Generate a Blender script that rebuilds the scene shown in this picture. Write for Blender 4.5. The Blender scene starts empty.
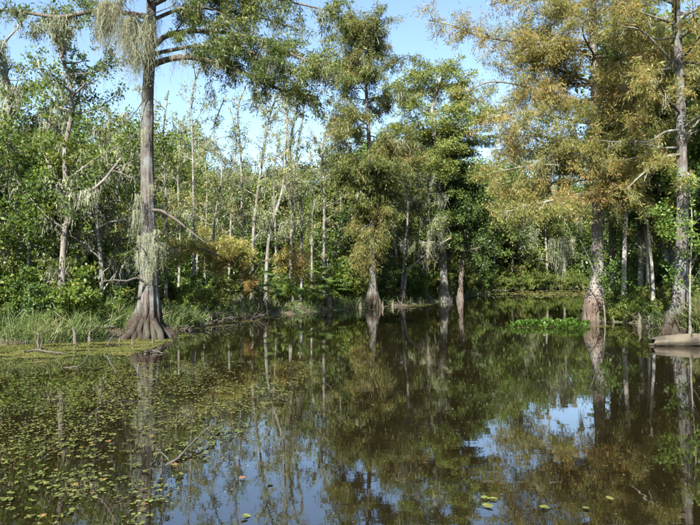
import bpy, math, random
import numpy as np

# ------------------------------------------------------------------ camera, sky, sun
SC = bpy.context.scene
COL = SC.collection
F = 606.0                      # focal length in pixels of the 700 px wide photograph
HZ = 280.0                     # row of the horizon in the photograph
CAMH = 1.8
PITCH = math.atan((HZ - 262.5) / F)
cam = bpy.data.cameras.new('camera')
cam.sensor_width = 36.0
cam.lens = 36.0 * F / 700.0
cam.clip_start = 0.05
cam.clip_end = 6000
camo = bpy.data.objects.new('camera', cam)
camo.location = (0, 0, CAMH)
camo.rotation_euler = (math.pi / 2 + PITCH, 0, 0)
COL.objects.link(camo)
SC.camera = camo

SUN_EL = math.radians(39)
SUN_AZ = math.radians(-160)     # from +Y towards +X: the sun is behind the camera, to its left
to_sun = (math.sin(SUN_AZ) * math.cos(SUN_EL), math.cos(SUN_AZ) * math.cos(SUN_EL), math.sin(SUN_EL))
W = bpy.data.worlds.new('World')
SC.world = W
W.use_nodes = True
nt = W.node_tree
bg = nt.nodes['Background']
sky = nt.nodes.new('ShaderNodeTexSky')
sky.sky_type = 'NISHITA'
sky.sun_disc = False
sky.sun_elevation = SUN_EL
sky.sun_rotation = SUN_AZ
sky.air_density = 1.0
sky.dust_density = 0.4
sky.ozone_density = 1.6
nt.links.new(sky.outputs[0], bg.inputs[0])
bg.inputs[1].default_value = 0.073
sl = bpy.data.lights.new('sun', 'SUN')
sl.energy = 5.0
sl.angle = math.radians(0.5)
sl.color = (1.0, 0.95, 0.86)
so = bpy.data.objects.new('sun', sl)
COL.objects.link(so)
from mathutils import Vector
so.rotation_euler = Vector(to_sun).to_track_quat('Z', 'Y').to_euler()
SC.view_settings.view_transform = 'Standard'
SC.view_settings.look = 'None'
SC.view_settings.exposure = 2.1
SC.view_settings.gamma = 1.0
SC.cycles.max_bounces = 8
SC.cycles.diffuse_bounces = 5
SC.cycles.glossy_bounces = 3
SC.cycles.transmission_bounces = 3
SC.cycles.transparent_max_bounces = 4
SC.cycles.caustics_reflective = False
SC.cycles.caustics_refractive = False
SC.cycles.use_denoising = True

rng = np.random.default_rng(11)
random.seed(11)


# ------------------------------------------------------------------ helpers
def at(u, v, Y):
    """point at depth Y (metres along +Y) seen at photo pixel (u, v)"""
    x = (u - 350.0) / F
    y = -(v - 262.5) / F
    c, s = math.cos(PITCH), math.sin(PITCH)
    d = np.array([x, c - y * s, s + y * c])
    d = d * (Y / d[1])
    return np.array([d[0], Y, CAMH + d[2]])


def gy(v):
    """depth of a water-level point at row v"""
    return CAMH * F / (v - HZ)


def unit(a):
    a = np.asarray(a, float)
    return a / (np.linalg.norm(a, axis=-1, keepdims=True) + 1e-12)


def rdir(n):
    return unit(rng.normal(size=(n, 3)))


_lat = np.random.default_rng(5).random((256, 256))


def vnoise(x, y):
    x = np.asarray(x, float); y = np.asarray(y, float)
    xi = np.floor(x).astype(int); yi = np.floor(y).astype(int)
    fx = x - xi; fy = y - yi
    fx = fx * fx * (3 - 2 * fx); fy = fy * fy * (3 - 2 * fy)
    g = lambda a, b: _lat[a % 256, b % 256]
    return (g(xi, yi) * (1 - fx) + g(xi + 1, yi) * fx) * (1 - fy) + (g(xi, yi + 1) * (1 - fx) + g(xi + 1, yi + 1) * fx) * fy


def fbm(x, y, o=3):
    s = 0; a = 0.5
    for i in range(o):
        s = s + a * vnoise(x * 2 ** i + 17 * i, y * 2 ** i + 31 * i); a *= 0.5
    return s


class MB:
    """collects quads, links them as one mesh object"""
    def __init__(self):
        self.V = []; self.Q = []; self.A = []; self.n = 0

    def add(self, v, q, a=None):
        v = np.asarray(v, float).reshape(-1, 3); q = np.asarray(q, int).reshape(-1, 4)
        self.V.append(v); self.Q.append(q + self.n); self.n += len(v)
        self.A.append(np.full(len(q), 0.5) if a is None else np.asarray(a, float))

    def mesh(self, name, mat, smooth=False, origin=(0, 0, 0)):
        me = bpy.data.meshes.new(name)
        if not self.V:
            return me
        V = np.concatenate(self.V) - np.asarray(origin); Q = np.concatenate(self.Q); A = np.concatenate(self.A)
        me.vertices.add(len(V)); me.vertices.foreach_set('co', V.astype(np.float32).ravel())
        me.loops.add(Q.size); me.loops.foreach_set('vertex_index', Q.astype(np.int32).ravel())
        me.polygons.add(len(Q))
        me.polygons.foreach_set('loop_start', np.arange(0, Q.size, 4, dtype=np.int32))
        me.polygons.foreach_set('loop_total', np.full(len(Q), 4, np.int32))
        at_ = me.attributes.new('rnd', 'FLOAT', 'FACE')
        at_.data.foreach_set('value', A.astype(np.float32))
        if smooth:
            me.polygons.foreach_set('use_smooth', np.ones(len(Q), bool))
        me.update(calc_edges=True)
        me.validate()
        me.materials.append(mat)
        return me

    def build(self, name, mat, parent=None, smooth=False, origin=(0, 0, 0)):
        o = bpy.data.objects.new(name, self.mesh(name, mat, smooth, origin))
        COL.objects.link(o)
        if parent is not None:
            o.parent = parent
        return o


def tag(o, label=None, cat=None, group=None, kind=None):
    if label: o['label'] = label
    if cat: o['category'] = cat
    if group: o['group'] = group
    if kind: o['kind'] = kind
    return o


def thing(name, loc, label, cat, group=None):
    o = bpy.data.objects.new(name, None)
    o.empty_display_size = 0.3
    COL.objects.link(o)
    o.location = tuple(float(c) for c in loc)
    return tag(o, label, cat, group)


def copy_tree(o, loc, rz=0, sc=1.0, label=None, group=None):
    c = o.copy(); COL.objects.link(c)
    c.location = tuple(float(a) for a in loc); c.rotation_euler = (0, 0, rz)
    c.scale = (sc, sc, sc) if np.isscalar(sc) else sc
    if label: c['label'] = label
    if group: c['group'] = group
    for ch in o.children:
        d = ch.copy(); COL.objects.link(d); d.parent = c
    return c


def frames(path):
    n = len(path)
    t = np.empty_like(path)
    t[1:-1] = path[2:] - path[:-2]; t[0] = path[1] - path[0]; t[-1] = path[-1] - path[-2]
    t = unit(t)
    ref = np.array([1.0, 0, 0]) if abs(t[0][0]) < 0.8 else np.array([0, 1.0, 0])
    a = np.empty_like(path)
    a0 = unit(ref - t[0] * ref.dot(t[0])); a[0] = a0
    for i in range(1, n):
        a0 = a0 - t[i] * a0.dot(t[i]); a0 = a0 / (np.linalg.norm(a0) + 1e-9); a[i] = a0
    return t, a, np.cross(t, a)


def ringfaces(n, k):
    i = np.arange(n - 1)[:, None]; j = np.arange(k)[None, :]; j2 = (j + 1) % k
    return np.stack([i * k + j, i * k + j2, (i + 1) * k + j2, (i + 1) * k + j], -1).reshape(-1, 4)


def tube(mb, path, rad, k=5, rough=0.0, rv=0.5, cap=False):
    path = np.asarray(path, float); rad = np.asarray(rad, float)
    t, a, b = frames(path)
    th = np.arange(k) * 2 * math.pi / k
    R = rad[:, None] * (1 + rough * rng.normal(size=(len(path), k)))
    v = path[:, None, :] + R[..., None] * (np.cos(th)[None, :, None] * a[:, None, :] + np.sin(th)[None, :, None] * b[:, None, :])
    n = len(path)
    q = ringfaces(n, k)
    v = v.reshape(-1, 3)
    if cap:
        for (row, p) in ((0, path[0]), (n - 1, path[-1])):
            c = len(v); v = np.vstack([v, p[None]])
            j = np.arange(0, k, 2)
            q = np.vstack([q, np.stack([np.full(len(j), c), row * k + j, row * k + (j + 1) % k, row * k + (j + 2) % k], -1)])
    mb.add(v, q, np.full(len(q), rv))


def resample(pts, step):
    """smooth (Catmull-Rom) resampling of a guide path"""
    P = np.asarray(pts, float)
    if len(P) == 2:
        n = max(2, int(np.linalg.norm(P[1] - P[0]) / step) + 1)
        return P[0] + (P[1] - P[0]) * np.linspace(0, 1, n)[:, None]
    E = np.vstack([2 * P[0] - P[1], P, 2 * P[-1] - P[-2]])
    out = []
    for i in range(1, len(E) - 2):
        n = max(2, int(np.linalg.norm(E[i + 1] - E[i]) / step) + 1)
        t = np.linspace(0, 1, n, endpoint=False)[:, None]
        p0, p1, p2, p3 = E[i - 1], E[i], E[i + 1], E[i + 2]
        out.append(0.5 * (2 * p1 + (p2 - p0) * t + (2 * p0 - 5 * p1 + 4 * p2 - p3) * t * t + (3 * p1 - p0 - 3 * p2 + p3) * t ** 3))
    out.append(P[-1:])
    return np.vstack(out)


def leaf_quads(mb, pos, axis, nrm, L, Wd, rv, fold=0.0):
    """pointed quads: base, side, tip, side"""
    n = len(pos)
    if n == 0: return
    axis = unit(axis); side = unit(np.cross(axis, nrm)); up = np.cross(side, axis)
    L = np.broadcast_to(L, (n,))[:, None]; Wd = np.broadcast_to(Wd, (n,))[:, None]
    b = pos; tip = pos + axis * L
    m = pos + axis * L * 0.45
    l = m + side * Wd * 0.5 + up * Wd * fold; r = m - side * Wd * 0.5 + up * Wd * fold
    v = np.stack([b, l, tip, r], 1).reshape(-1, 3)
    q = np.arange(4 * n).reshape(-1, 4)
    mb.add(v, q, rv)


# ------------------------------------------------------------------ materials
def newmat(name):
    m = bpy.data.materials.new(name); m.use_nodes = True
    nt = m.node_tree
    for n in list(nt.nodes):
        if n.type != 'OUTPUT_MATERIAL': nt.nodes.remove(n)
    return m, nt, [n for n in nt.nodes if n.type == 'OUTPUT_MATERIAL'][0]


def ramp(nt, fac, stops):
    r = nt.nodes.new('ShaderNodeValToRGB')
    e = r.color_ramp.elements
    while len(e) > 1: e.remove(e[-1])
    e[0].position = stops[0][0]; e[0].color = (*stops[0][1], 1)
    for p, c in stops[1:]:
        k = e.new(p); k.color = (*c, 1)
    nt.links.new(fac, r.inputs[0])
    return r.outputs[0]


def leafmat(name, stops, trans=0.48, rough=0.45, spec=0.3, tint=(1.25, 1.15, 0.6), vary=0.12):
    m, nt, out = newmat(name)
    a = nt.nodes.new('ShaderNodeAttribute'); a.attribute_name = 'rnd'
    col = ramp(nt, a.outputs['Fac'], stops)
    oi = nt.nodes.new('ShaderNodeObjectInfo')
    hs = nt.nodes.new('ShaderNodeHueSaturation')
    mr = nt.nodes.new('ShaderNodeMapRange'); mr.inputs[3].default_value = 1 - vary; mr.inputs[4].default_value = 1 + vary
    mh = nt.nodes.new('ShaderNodeMapRange'); mh.inputs[3].default_value = 0.5 - vary * 0.12; mh.inputs[4].default_value = 0.5 + vary * 0.12
    nt.links.new(oi.outputs['Random'], mr.inputs[0]); nt.links.new(oi.outputs['Random'], mh.inputs[0])
    nt.links.new(mr.outputs[0], hs.inputs['Value']); nt.links.new(mh.outputs[0], hs.inputs['Hue'])
    nt.links.new(col, hs.inputs['Color'])
    p = nt.nodes.new('ShaderNodeBsdfPrincipled')
    p.inputs['Roughness'].default_value = rough
    p.inputs['Specular IOR Level'].default_value = spec
    nt.links.new(hs.outputs[0], p.inputs['Base Color'])
    if trans > 0:
        tr = nt.nodes.new('ShaderNodeBsdfTranslucent')
        mx = nt.nodes.new('ShaderNodeMix'); mx.data_type = 'RGBA'; mx.blend_type = 'MULTIPLY'
        mx.inputs[0].default_value = 1; mx.inputs[7].default_value = (*tint, 1)
        nt.links.new(hs.outputs[0], mx.inputs[6]); nt.links.new(mx.outputs[2], tr.inputs[0])
        ms = nt.nodes.new('ShaderNodeMixShader'); ms.inputs[0].default_value = trans
        nt.links.new(p.outputs[0], ms.inputs[1]); nt.links.new(tr.outputs[0], ms.inputs[2])
        nt.links.new(ms.outputs[0], out.inputs[0])
    else:
        nt.links.new(p.outputs[0], out.inputs[0])
    return m


def barkmat(name, stops, sc=(13, 13, 1.7), bump=1.0, patch=None, rough=0.9, stain=None, wet=(0.42, 0.36, 0.30)):
    m, nt, out = newmat(name)
    tc = nt.nodes.new('ShaderNodeTexCoord')
    mp = nt.nodes.new('ShaderNodeMapping'); mp.inputs['Scale'].default_value = sc
    nt.links.new(tc.outputs['Object'], mp.inputs[0])
    n = nt.nodes.new('ShaderNodeTexNoise'); n.inputs['Scale'].default_value = 1.6; n.inputs['Detail'].default_value = 9; n.inputs['Roughness'].default_value = 0.72
    nt.links.new(mp.outputs[0], n.inputs[0])
    col = ramp(nt, n.outputs[0], stops)
    if patch:
        n2 = nt.nodes.new('ShaderNodeTexNoise'); n2.inputs['Scale'].default_value = 2.2; n2.inputs['Detail'].default_value = 5
        nt.links.new(tc.outputs['Object'], n2.inputs[0])
        f = ramp(nt, n2.outputs[0], [(0.46, (0, 0, 0)), (0.62, (1, 1, 1))])
        mx = nt.nodes.new('ShaderNodeMix'); mx.data_type = 'RGBA'
        nt.links.new(f, mx.inputs[0]); nt.links.new(col, mx.inputs[6]); mx.inputs[7].default_value = (*patch, 1)
        col = mx.outputs[2]
    if stain:      # flood stain below the high-water mark
        sx = nt.nodes.new('ShaderNodeSeparateXYZ'); nt.links.new(tc.outputs['Object'], sx.inputs[0])
        ad = nt.nodes.new('ShaderNodeMath'); ad.operation = 'MULTIPLY_ADD'; ad.inputs[1].default_value = 0.9; nt.links.new(n.outputs[0], ad.inputs[0]); nt.links.new(sx.outputs[2], ad.inputs[2])
        mr = nt.nodes.new('ShaderNodeMapRange'); mr.inputs[1].default_value = stain; mr.inputs[2].default_value = stain + 0.5
        nt.links.new(ad.outputs[0], mr.inputs[0])
        mx2 = nt.nodes.new('ShaderNodeMix'); mx2.data_type = 'RGBA'; mx2.blend_type = 'MULTIPLY'; mx2.inputs[7].default_value = (*wet, 1)
        inv = nt.nodes.new('ShaderNodeMath'); inv.operation = 'SUBTRACT'; inv.inputs[0].default_value = 1; nt.links.new(mr.outputs[0], inv.inputs[1])
        nt.links.new(inv.outputs[0], mx2.inputs[0]); nt.links.new(col, mx2.inputs[6]); col = mx2.outputs[2]
    p = nt.nodes.new('ShaderNodeBsdfPrincipled'); p.inputs['Roughness'].default_value = rough
    p.inputs['Specular IOR Level'].default_value = 0.15
    nt.links.new(col, p.inputs['Base Color'])
    b = nt.nodes.new('ShaderNodeBump'); b.inputs['Strength'].default_value = bump; b.inputs['Distance'].default_value = 0.04
    nt.links.new(n.outputs[0], b.inputs['Height']); nt.links.new(b.outputs[0], p.inputs['Normal'])
    nt.links.new(p.outputs[0], out.inputs[0])
    return m


M = {}
M['bark_cypress'] = barkmat('bark_cypress', [(0.34, (0.036, 0.027, 0.023)), (0.5, (0.084, 0.074, 0.065)), (0.66, (0.147, 0.142, 0.132))], patch=(0.125, 0.133, 0.123), stain=1.1)
M['bark_pale'] = barkmat('bark_pale', [(0.34, (0.060, 0.046, 0.039)), (0.5, (0.140, 0.123, 0.106)), (0.66, (0.211, 0.194, 0.172))], patch=(0.194, 0.183, 0.166), stain=1.3, wet=(0.58, 0.48, 0.42))
M['bark_grey'] = barkmat('bark_grey', [(0.34, (0.047, 0.040, 0.031)), (0.5, (0.116, 0.105, 0.089)), (0.66, (0.199, 0.189, 0.168))], patch=(0.199, 0.205, 0.179))
M['bark_white'] = barkmat('bark_white', [(0.34, (0.088, 0.077, 0.066)), (0.5, (0.220, 0.204, 0.182)), (0.66, (0.303, 0.286, 0.259))], patch=(0.275, 0.264, 0.242))
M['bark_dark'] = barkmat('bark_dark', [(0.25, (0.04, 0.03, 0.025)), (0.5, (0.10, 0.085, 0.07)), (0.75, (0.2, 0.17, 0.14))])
M['deadwood'] = barkmat('deadwood', [(0.25, (0.041, 0.034, 0.026)), (0.5, (0.071, 0.062, 0.053)), (0.75, (0.091, 0.083, 0.073))], bump=0.3)
M['logwood'] = barkmat('logwood', [(0.25, (0.014, 0.012, 0.009)), (0.5, (0.048, 0.041, 0.032)), (0.75, (0.082, 0.078, 0.067))], sc=(1.2, 9, 9), patch=(0.10, 0.085, 0.06))
M['knee'] = barkmat('knee', [(0.25, (0.038, 0.029, 0.025)), (0.5, (0.095, 0.079, 0.065)), (0.75, (0.152, 0.137, 0.120))])
M['leaf_broad'] = leafmat('leaf_broad', [(0, (0.040, 0.073, 0.016)), (0.5, (0.097, 0.153, 0.027)), (0.85, (0.161, 0.208, 0.041)), (1, (0.274, 0.245, 0.054))])
M['leaf_yellowish'] = leafmat('leaf_yellowish', [(0, (0.050, 0.081, 0.018)), (0.5, (0.112, 0.144, 0.036)), (0.85, (0.188, 0.184, 0.054)), (1, (0.275, 0.172, 0.060))])
M['leaf_dark'] = leafmat('leaf_dark', [(0, (0.021, 0.046, 0.013)), (0.6, (0.051, 0.089, 0.020)), (1, (0.108, 0.145, 0.031))], trans=0.25, tint=(1.1, 1.1, 0.6))
M['leaf_sparse'] = leafmat('leaf_sparse', [(0, (0.085, 0.130, 0.039)), (0.5, (0.188, 0.229, 0.080)), (0.8, (0.286, 0.273, 0.110)), (1, (0.373, 0.245, 0.125))])
M['frond_green'] = leafmat('frond_green', [(0, (0.045, 0.068, 0.02)), (0.5, (0.105, 0.13, 0.032)), (0.8, (0.15, 0.16, 0.045)), (1, (0.25, 0.16, 0.065))], trans=0.42)
M['frond_rust'] = leafmat('frond_rust', [(0, (0.10, 0.125, 0.032)), (0.42, (0.205, 0.215, 0.06)), (0.7, (0.285, 0.235, 0.08)), (1, (0.39, 0.21, 0.095))], trans=0.5)
M['frond_bright'] = leafmat('frond_bright', [(0, (0.069, 0.096, 0.026)), (0.5, (0.137, 0.169, 0.040)), (1, (0.233, 0.225, 0.060))], trans=0.35)
M['moss'] = leafmat('moss', [(0, (0.127, 0.134, 0.086)), (0.5, (0.233, 0.245, 0.166)), (1, (0.326, 0.337, 0.231))], trans=0.3, rough=0.9, spec=0.05, tint=(1, 1, 0.9))
M['grass'] = leafmat('grass', [(0, (0.046, 0.067, 0.020)), (0.5, (0.082, 0.120, 0.035)), (0.85, (0.137, 0.158, 0.059)), (1, (0.246, 0.199, 0.119))], trans=0.35)
M['hyacinth'] = leafmat('hyacinth', [(0, (0.034, 0.073, 0.009)), (1, (0.078, 0.138, 0.020))], trans=0.4)
M['duckweed'] = leafmat('duckweed', [(0, (0.047, 0.055, 0.010)), (0.6, (0.098, 0.101, 0.022)), (0.93, (0.129, 0.127, 0.034)), (1, (0.121, 0.063, 0.030))], trans=0.0, rough=0.6)
M['pad'] = leafmat('pad', [(0, (0.044, 0.055, 0.011)), (0.6, (0.088, 0.096, 0.022)), (0.96, (0.126, 0.123, 0.032)), (1, (0.156, 0.071, 0.027))], trans=0.0, rough=0.5)
M['palmetto'] = leafmat('palmetto', [(0, (0.039, 0.070, 0.017)), (1, (0.091, 0.130, 0.035))], trans=0.25, rough=0.35)
M['litter'] = leafmat('litter', [(0, (0.06, 0.04, 0.025)), (0.6, (0.16, 0.11, 0.07)), (1, (0.3, 0.23, 0.16))], trans=0.1)

# ground: dark wet mud with leaf litter and moss patches
m, nt, out = newmat('mud')
tc = nt.nodes.new('ShaderNodeTexCoord')
n1 = nt.nodes.new('ShaderNodeTexNoise'); n1.inputs['Scale'].default_value = 0.8; n1.inputs['Detail'].default_value = 8
n2 = nt.nodes.new('ShaderNodeTexNoise'); n2.inputs['Scale'].default_value = 14; n2.inputs['Detail'].default_value = 6
nt.links.new(tc.outputs['Object'], n1.inputs[0]); nt.links.new(tc.outputs['Object'], n2.inputs[0])
c1 = ramp(nt, n2.outputs[0], [(0.3, (0.025, 0.018, 0.012)), (0.55, (0.075, 0.055, 0.035)), (0.75, (0.16, 0.12, 0.08))])
f1 = ramp(nt, n1.outputs[0], [(0.45, (0, 0, 0)), (0.6, (1, 1, 1))])
mx = nt.nodes.new('ShaderNodeMix'); mx.data_type = 'RGBA'
nt.links.new(f1, mx.inputs[0]); nt.links.new(c1, mx.inputs[6]); mx.inputs[7].default_value = (0.05, 0.075, 0.02, 1)
p = nt.nodes.new('ShaderNodeBsdfPrincipled'); p.inputs['Roughness'].default_value = 0.9
b = nt.nodes.new('ShaderNodeBump'); b.inputs['Strength'].default_value = 0.8; b.inputs['Distance'].default_value = 0.06
nt.links.new(n2.outputs[0], b.inputs['Height']); nt.links.new(b.outputs[0], p.inputs['Normal'])
nt.links.new(mx.outputs[2], p.inputs['Base Color']); nt.links.new(p.outputs[0], out.inputs[0])
M['mud'] = m

# water: still, tea-coloured
m, nt, out = newmat('bayou_water')
tc = nt.nodes.new('ShaderNodeTexCoord')
mp = nt.nodes.new('ShaderNodeMapping'); mp.inputs['Scale'].default_value = (1.0, 1.6, 1)
nt.links.new(tc.outputs['Object'], mp.inputs[0])
n1 = nt.nodes.new('ShaderNodeTexNoise'); n1.inputs['Scale'].default_value = 2.2; n1.inputs['Detail'].default_value = 3; n1.inputs['Roughness'].default_value = 0.5
n2 = nt.nodes.new('ShaderNodeTexNoise'); n2.inputs['Scale'].default_value = 0.35; n2.inputs['Detail'].default_value = 3
nt.links.new(mp.outputs[0], n1.inputs[0]); nt.links.new(mp.outputs[0], n2.inputs[0])
p = nt.nodes.new('ShaderNodeBsdfPrincipled')
col = ramp(nt, n2.outputs[0], [(0.3, (0.0062, 0.0047, 0.0019)), (0.7, (0.0095, 0.0071, 0.0028))])
nt.links.new(col, p.inputs['Base Color'])
p.inputs['Roughness'].default_value = 0.015
p.inputs['IOR'].default_value = 2.2
b = nt.nodes.new('ShaderNodeBump'); b.inputs['Strength'].default_value = 0.07; b.inputs['Distance'].default_value = 0.010
nt.links.new(n1.outputs[0], b.inputs['Height']); nt.links.new(b.outputs[0], p.inputs['Normal'])
nt.links.new(p.outputs[0], out.inputs[0])
M['water'] = m

# ------------------------------------------------------------------ ground and water
SHORE = [(-70, -120), (-30, -40), (-24, -10), (-19, 8), (-14, 14.5), (-9.9, 16.6), (-8.4, 17.2), (-6.9, 18.9), (-6.4, 21.5), (-6.0, 24.2), (-4.6, 30.0),
         (-1.3, 35.0), (1.2, 39.4), (4.0, 44.0), (7.6, 50.5), (15.4, 72), (22.3, 90), (32.5, 104), (46, 111), (66, 116), (120, 122), (300, 140),
         (300, 118), (110, 98), (60, 88), (36, 72), (22, 50), (14.6, 35), (11.4, 29.3), (10.7, 27.2), (12.0, 24.5), (11.4, 22.0), (11.1, 20.4), (11.3, 18.6),
         (12.6, 16.6), (16.5, 11), (21, 0), (30, -40), (70, -120)]
SH = np.array(SHORE, float)


def sdist(x, y):
    """distance to the shoreline, negative over the water"""
    x = np.asarray(x, float); y = np.asarray(y, float)
    d = np.full(x.shape, 1e9); ins = np.zeros(x.shape, bool)
    n = len(SH)
    for i in range(n):
        ax, ay = SH[i]; bx, by = SH[(i + 1) % n]
        ex, ey = bx - ax, by - ay
        t = np.clip(((x - ax) * ex + (y - ay) * ey) / (ex * ex + ey * ey), 0, 1)
        d = np.minimum(d, np.hypot(x - ax - t * ex, y - ay - t * ey))
        c = ((ay > y) != (by > y))
        with np.errstate(divide='ignore', invalid='ignore'):
            xi = ax + (y - ay) / (by - ay if by != ay else 1e-9) * ex
        ins ^= c & (x < xi)
    return np.where(ins, -d, d)


def ground_z(x, y):
    d = sdist(x, y)
    d = d + (fbm(np.asarray(x) * 0.9, np.asarray(y) * 0.9) - 0.44) * 0.9
    h = np.where(d < 0, np.maximum(d * 0.55, -1.4), 0.38 * (1 - np.exp(-np.maximum(d, 0) / 0.7)) + np.minimum(d, 60) * 0.006)
    return h + (fbm(np.asarray(x) * 0.5 + 9, np.asarray(y) * 0.5) - 0.44) * 0.25 * np.clip(d / 1.5, 0, 1)


def gz(x, y):
    return float(ground_z(np.array([x]), np.array([y]))[0])


def axis_pts(lo, hi, step, far):
    a = list(np.arange(lo, hi + 1e-6, step))
    s = step; x = hi
    while x < far: s *= 1.35; x += s; a.append(x)
    s = step; x = lo
    while x > -far: s *= 1.35; x -= s; a.insert(0, x)
    return np.array(a)


gx = axis_pts(-22, 26, 0.4, 2500); gyv = axis_pts(8, 60, 0.4, 2500)
GX, GY = np.meshgrid(gx, gyv)
GZ = ground_z(GX.ravel(), GY.ravel()).reshape(GX.shape)
mb = MB()
ny, nx = GX.shape
ii = np.arange(ny - 1)[:, None] * nx + np.arange(nx - 1)[None, :]
mb.add(np.stack([GX, GY, GZ], -1).reshape(-1, 3), np.stack([ii, ii + 1, ii + nx + 1, ii + nx], -1).reshape(-1, 4))
tag(mb.build('ground', M['mud'], smooth=True), 'dark muddy swamp ground rising as banks from the water', kind='structure')
mb = MB()
wx = np.linspace(-120, 320, 23); wy = np.linspace(-120, 180, 16)
GX, GY = np.meshgrid(wx, wy); ny, nx = GX.shape
ii = np.arange(ny - 1)[:, None] * nx + np.arange(nx - 1)[None, :]
mb.add(np.stack([GX, GY, 0 * GX], -1).reshape(-1, 3), np.stack([ii, ii + 1, ii + nx + 1, ii + nx], -1).reshape(-1, 4))
tag(mb.build('water', M['water']), 'still brown bayou water mirroring trees and sky', kind='structure')


# ------------------------------------------------------------------ tree kit
class Segs:
    """thin wood along which leaves and moss grow"""
    def __init__(self): self.a = []; self.b = []; self.l = []

    def add(self, path, lv):
        self.a.append(path[:-1]); self.b.append(path[1:]); self.l.append(np.full(len(path) - 1, lv))

    def get(self, lo, hi=9):
        a = np.concatenate(self.a); b = np.concatenate(self.b); l = np.concatenate(self.l)
        k = (l >= lo) & (l <= hi)
        return a[k], b[k]

    def sample(self, n, lo, hi=9):
        a, b = self.get(lo, hi)
        w = np.linalg.norm(b - a, axis=1); w = w / w.sum()
        i = rng.choice(len(a), n, p=w)
        t = rng.random(n)[:, None]
        return a[i] + (b[i] - a[i]) * t, unit(b[i] - a[i])


def wander(p, d, L, n, wig, trop):
    pts = [np.asarray(p, float)]; d = unit(d); s = L / n
    for i in range(n):
        d = unit(d + rng.normal(size=3) * wig + np.array([0, 0, trop]))
        pts.append(pts[-1] + d * s)
    return np.array(pts)


def spread(d, ang, flat=0.0):
    d = unit(d)
    r = rng.normal(size=3); r[2] *= (1 - flat)
    r = unit(r - d * r.dot(d))
    return unit(d * math.cos(ang) + r * math.sin(ang))


def grow(wood, segs, p, d, L, r, lv, P):
    n = max(3, int(L / P['seg'][min(lv, len(P['seg']) - 1)]))
    path = wander(p, d, L, n, P['wig'], P['trop'][min(lv, len(P['trop']) - 1)])
    limb(wood, segs, path, r, lv, P)


def limb(wood, segs, path, r, lv, P, k=None):
    n = len(path)
    L = np.linalg.norm(np.diff(path, axis=0), axis=1).sum()
    rad = r * (1 - np.linspace(0, 1, n) * P.get('taper', 0.75))
    if r > P.get('minr', 0.004):
        tube(wood, path, rad, k or (8 if r > 0.06 else 5 if r > 0.025 else 3), 0.04)
    segs.add(path, lv)
    if lv >= P['max']: return
    nch = P['nch'][lv]
    nc = int(round(nch * L)) if P.get('perm', True) else nch
    nc = max(1, nc)
    ts = np.sort(P['t0'][lv] + (1 - P['t0'][lv]) * rng.random(nc)); ts[-1] = 0.97
    for t in ts:
        f = t * (n - 1); i = min(int(f), n - 2); q = path[i] + (path[i + 1] - path[i]) * (f - i)
        dd = spread(path[i + 1] - path[i], math.radians(P['ang'][lv]) * rng.uniform(0.6, 1.3), P.get('flat', 0))
        cl = P['len'][lv] * rng.uniform(0.6, 1.2) * (1 - 0.45 * t)
        rr = min(r * (1 - t * 0.7) * 0.6, cl * P.get('slim', 0.018) + 0.004)
        grow(wood, segs, q, dd, cl, rr, lv + 1, P)


def trunk_mesh(mb, pts, r0, r1, k=20, flare=2.2, fh=0.7, nfl=9, deep=0.6, rough=0.03, bulge=None):
    path = resample(pts, 0.22)
    h = path[:, 2] - path[0, 2]
    H = h[-1]
    t, a, b = frames(path)
    th = np.arange(k) * 2 * math.pi / k
    r = r0 + (r1 - r0) * (h / H) ** 0.7
    ph = rng.random(4) * 6.28
    am = 0.6 + 0.8 * rng.random(nfl + 1)
    fl = np.abs(np.cos(th[None, :] * nfl / 2 + ph[0] + 0.45 * np.sin(2 * th[None, :] + ph[1]) + 0.10 * h[:, None])) ** 1.3
    fl = fl * am[(th * nfl / (2 * math.pi)).astype(int)][None, :]
    g = np.exp(-np.maximum(h - 0.35, 0) / fh)[:, None]
    R = r[:, None] * (1 + (flare - 1) * g * ((1 - deep) + deep * fl))
    R *= 1 + 0.22 * deep * (fl - 0.5) * np.exp(-h / (fh * 5))[:, None]
    if bulge:
        R *= 1 + bulge[1] * np.exp(-((h - bulge[0]) / bulge[2]) ** 2)[:, None]
    lump = fbm(th[None, :] * 1.3 + ph[2] * 10, h[:, None] * 1.1) - 0.44
    R *= 1 + 0.28 * lump + rough * rng.normal(size=R.shape)
    R[:, -1] = R[:, -1]
    v = path[:, None, :] + R[..., None] * (np.cos(th)[None, :, None] * a[:, None, :] + np.sin(th)[None, :, None] * b[:, None, :])
    mb.add(v.reshape(-1, 3), ringfaces(len(path), k))
    return path, r


def on_path(path, z):
    i = int(np.clip(np.searchsorted(path[:, 2], z), 1, len(path) - 1))
    f = (z - path[i - 1, 2]) / (path[i, 2] - path[i - 1, 2] + 1e-9)
    return path[i - 1] + (path[i] - path[i - 1]) * np.clip(f, 0, 1)


def fronds(mb, segs, n, lo, L=0.2, Wd=0.035, droop=0.5, jit=0.06, bias=0.0, rn=None):
    """feathery cypress sprays"""
    if n <= 0: return
    p, d = segs.sample(n, lo)
    p = p + rng.normal(size=(n, 3)) * jit
    ax = unit(d * 0.5 + rdir(n) * 0.8 + np.array([0, 0, -droop]))
    rv = np.clip(rng.normal(0.45 + bias, 0.2, n) + (fbm(p[:, 0] * 0.7 + p[:, 1] * 0.4, p[:, 2] * 0.7) - 0.44) * .9, 0, 1)
    leaf_quads(mb, p, ax, rdir(n), L * rng.uniform(0.6, 1.4, n), Wd * rng.uniform(0.6, 1.4, n), rv)


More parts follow.
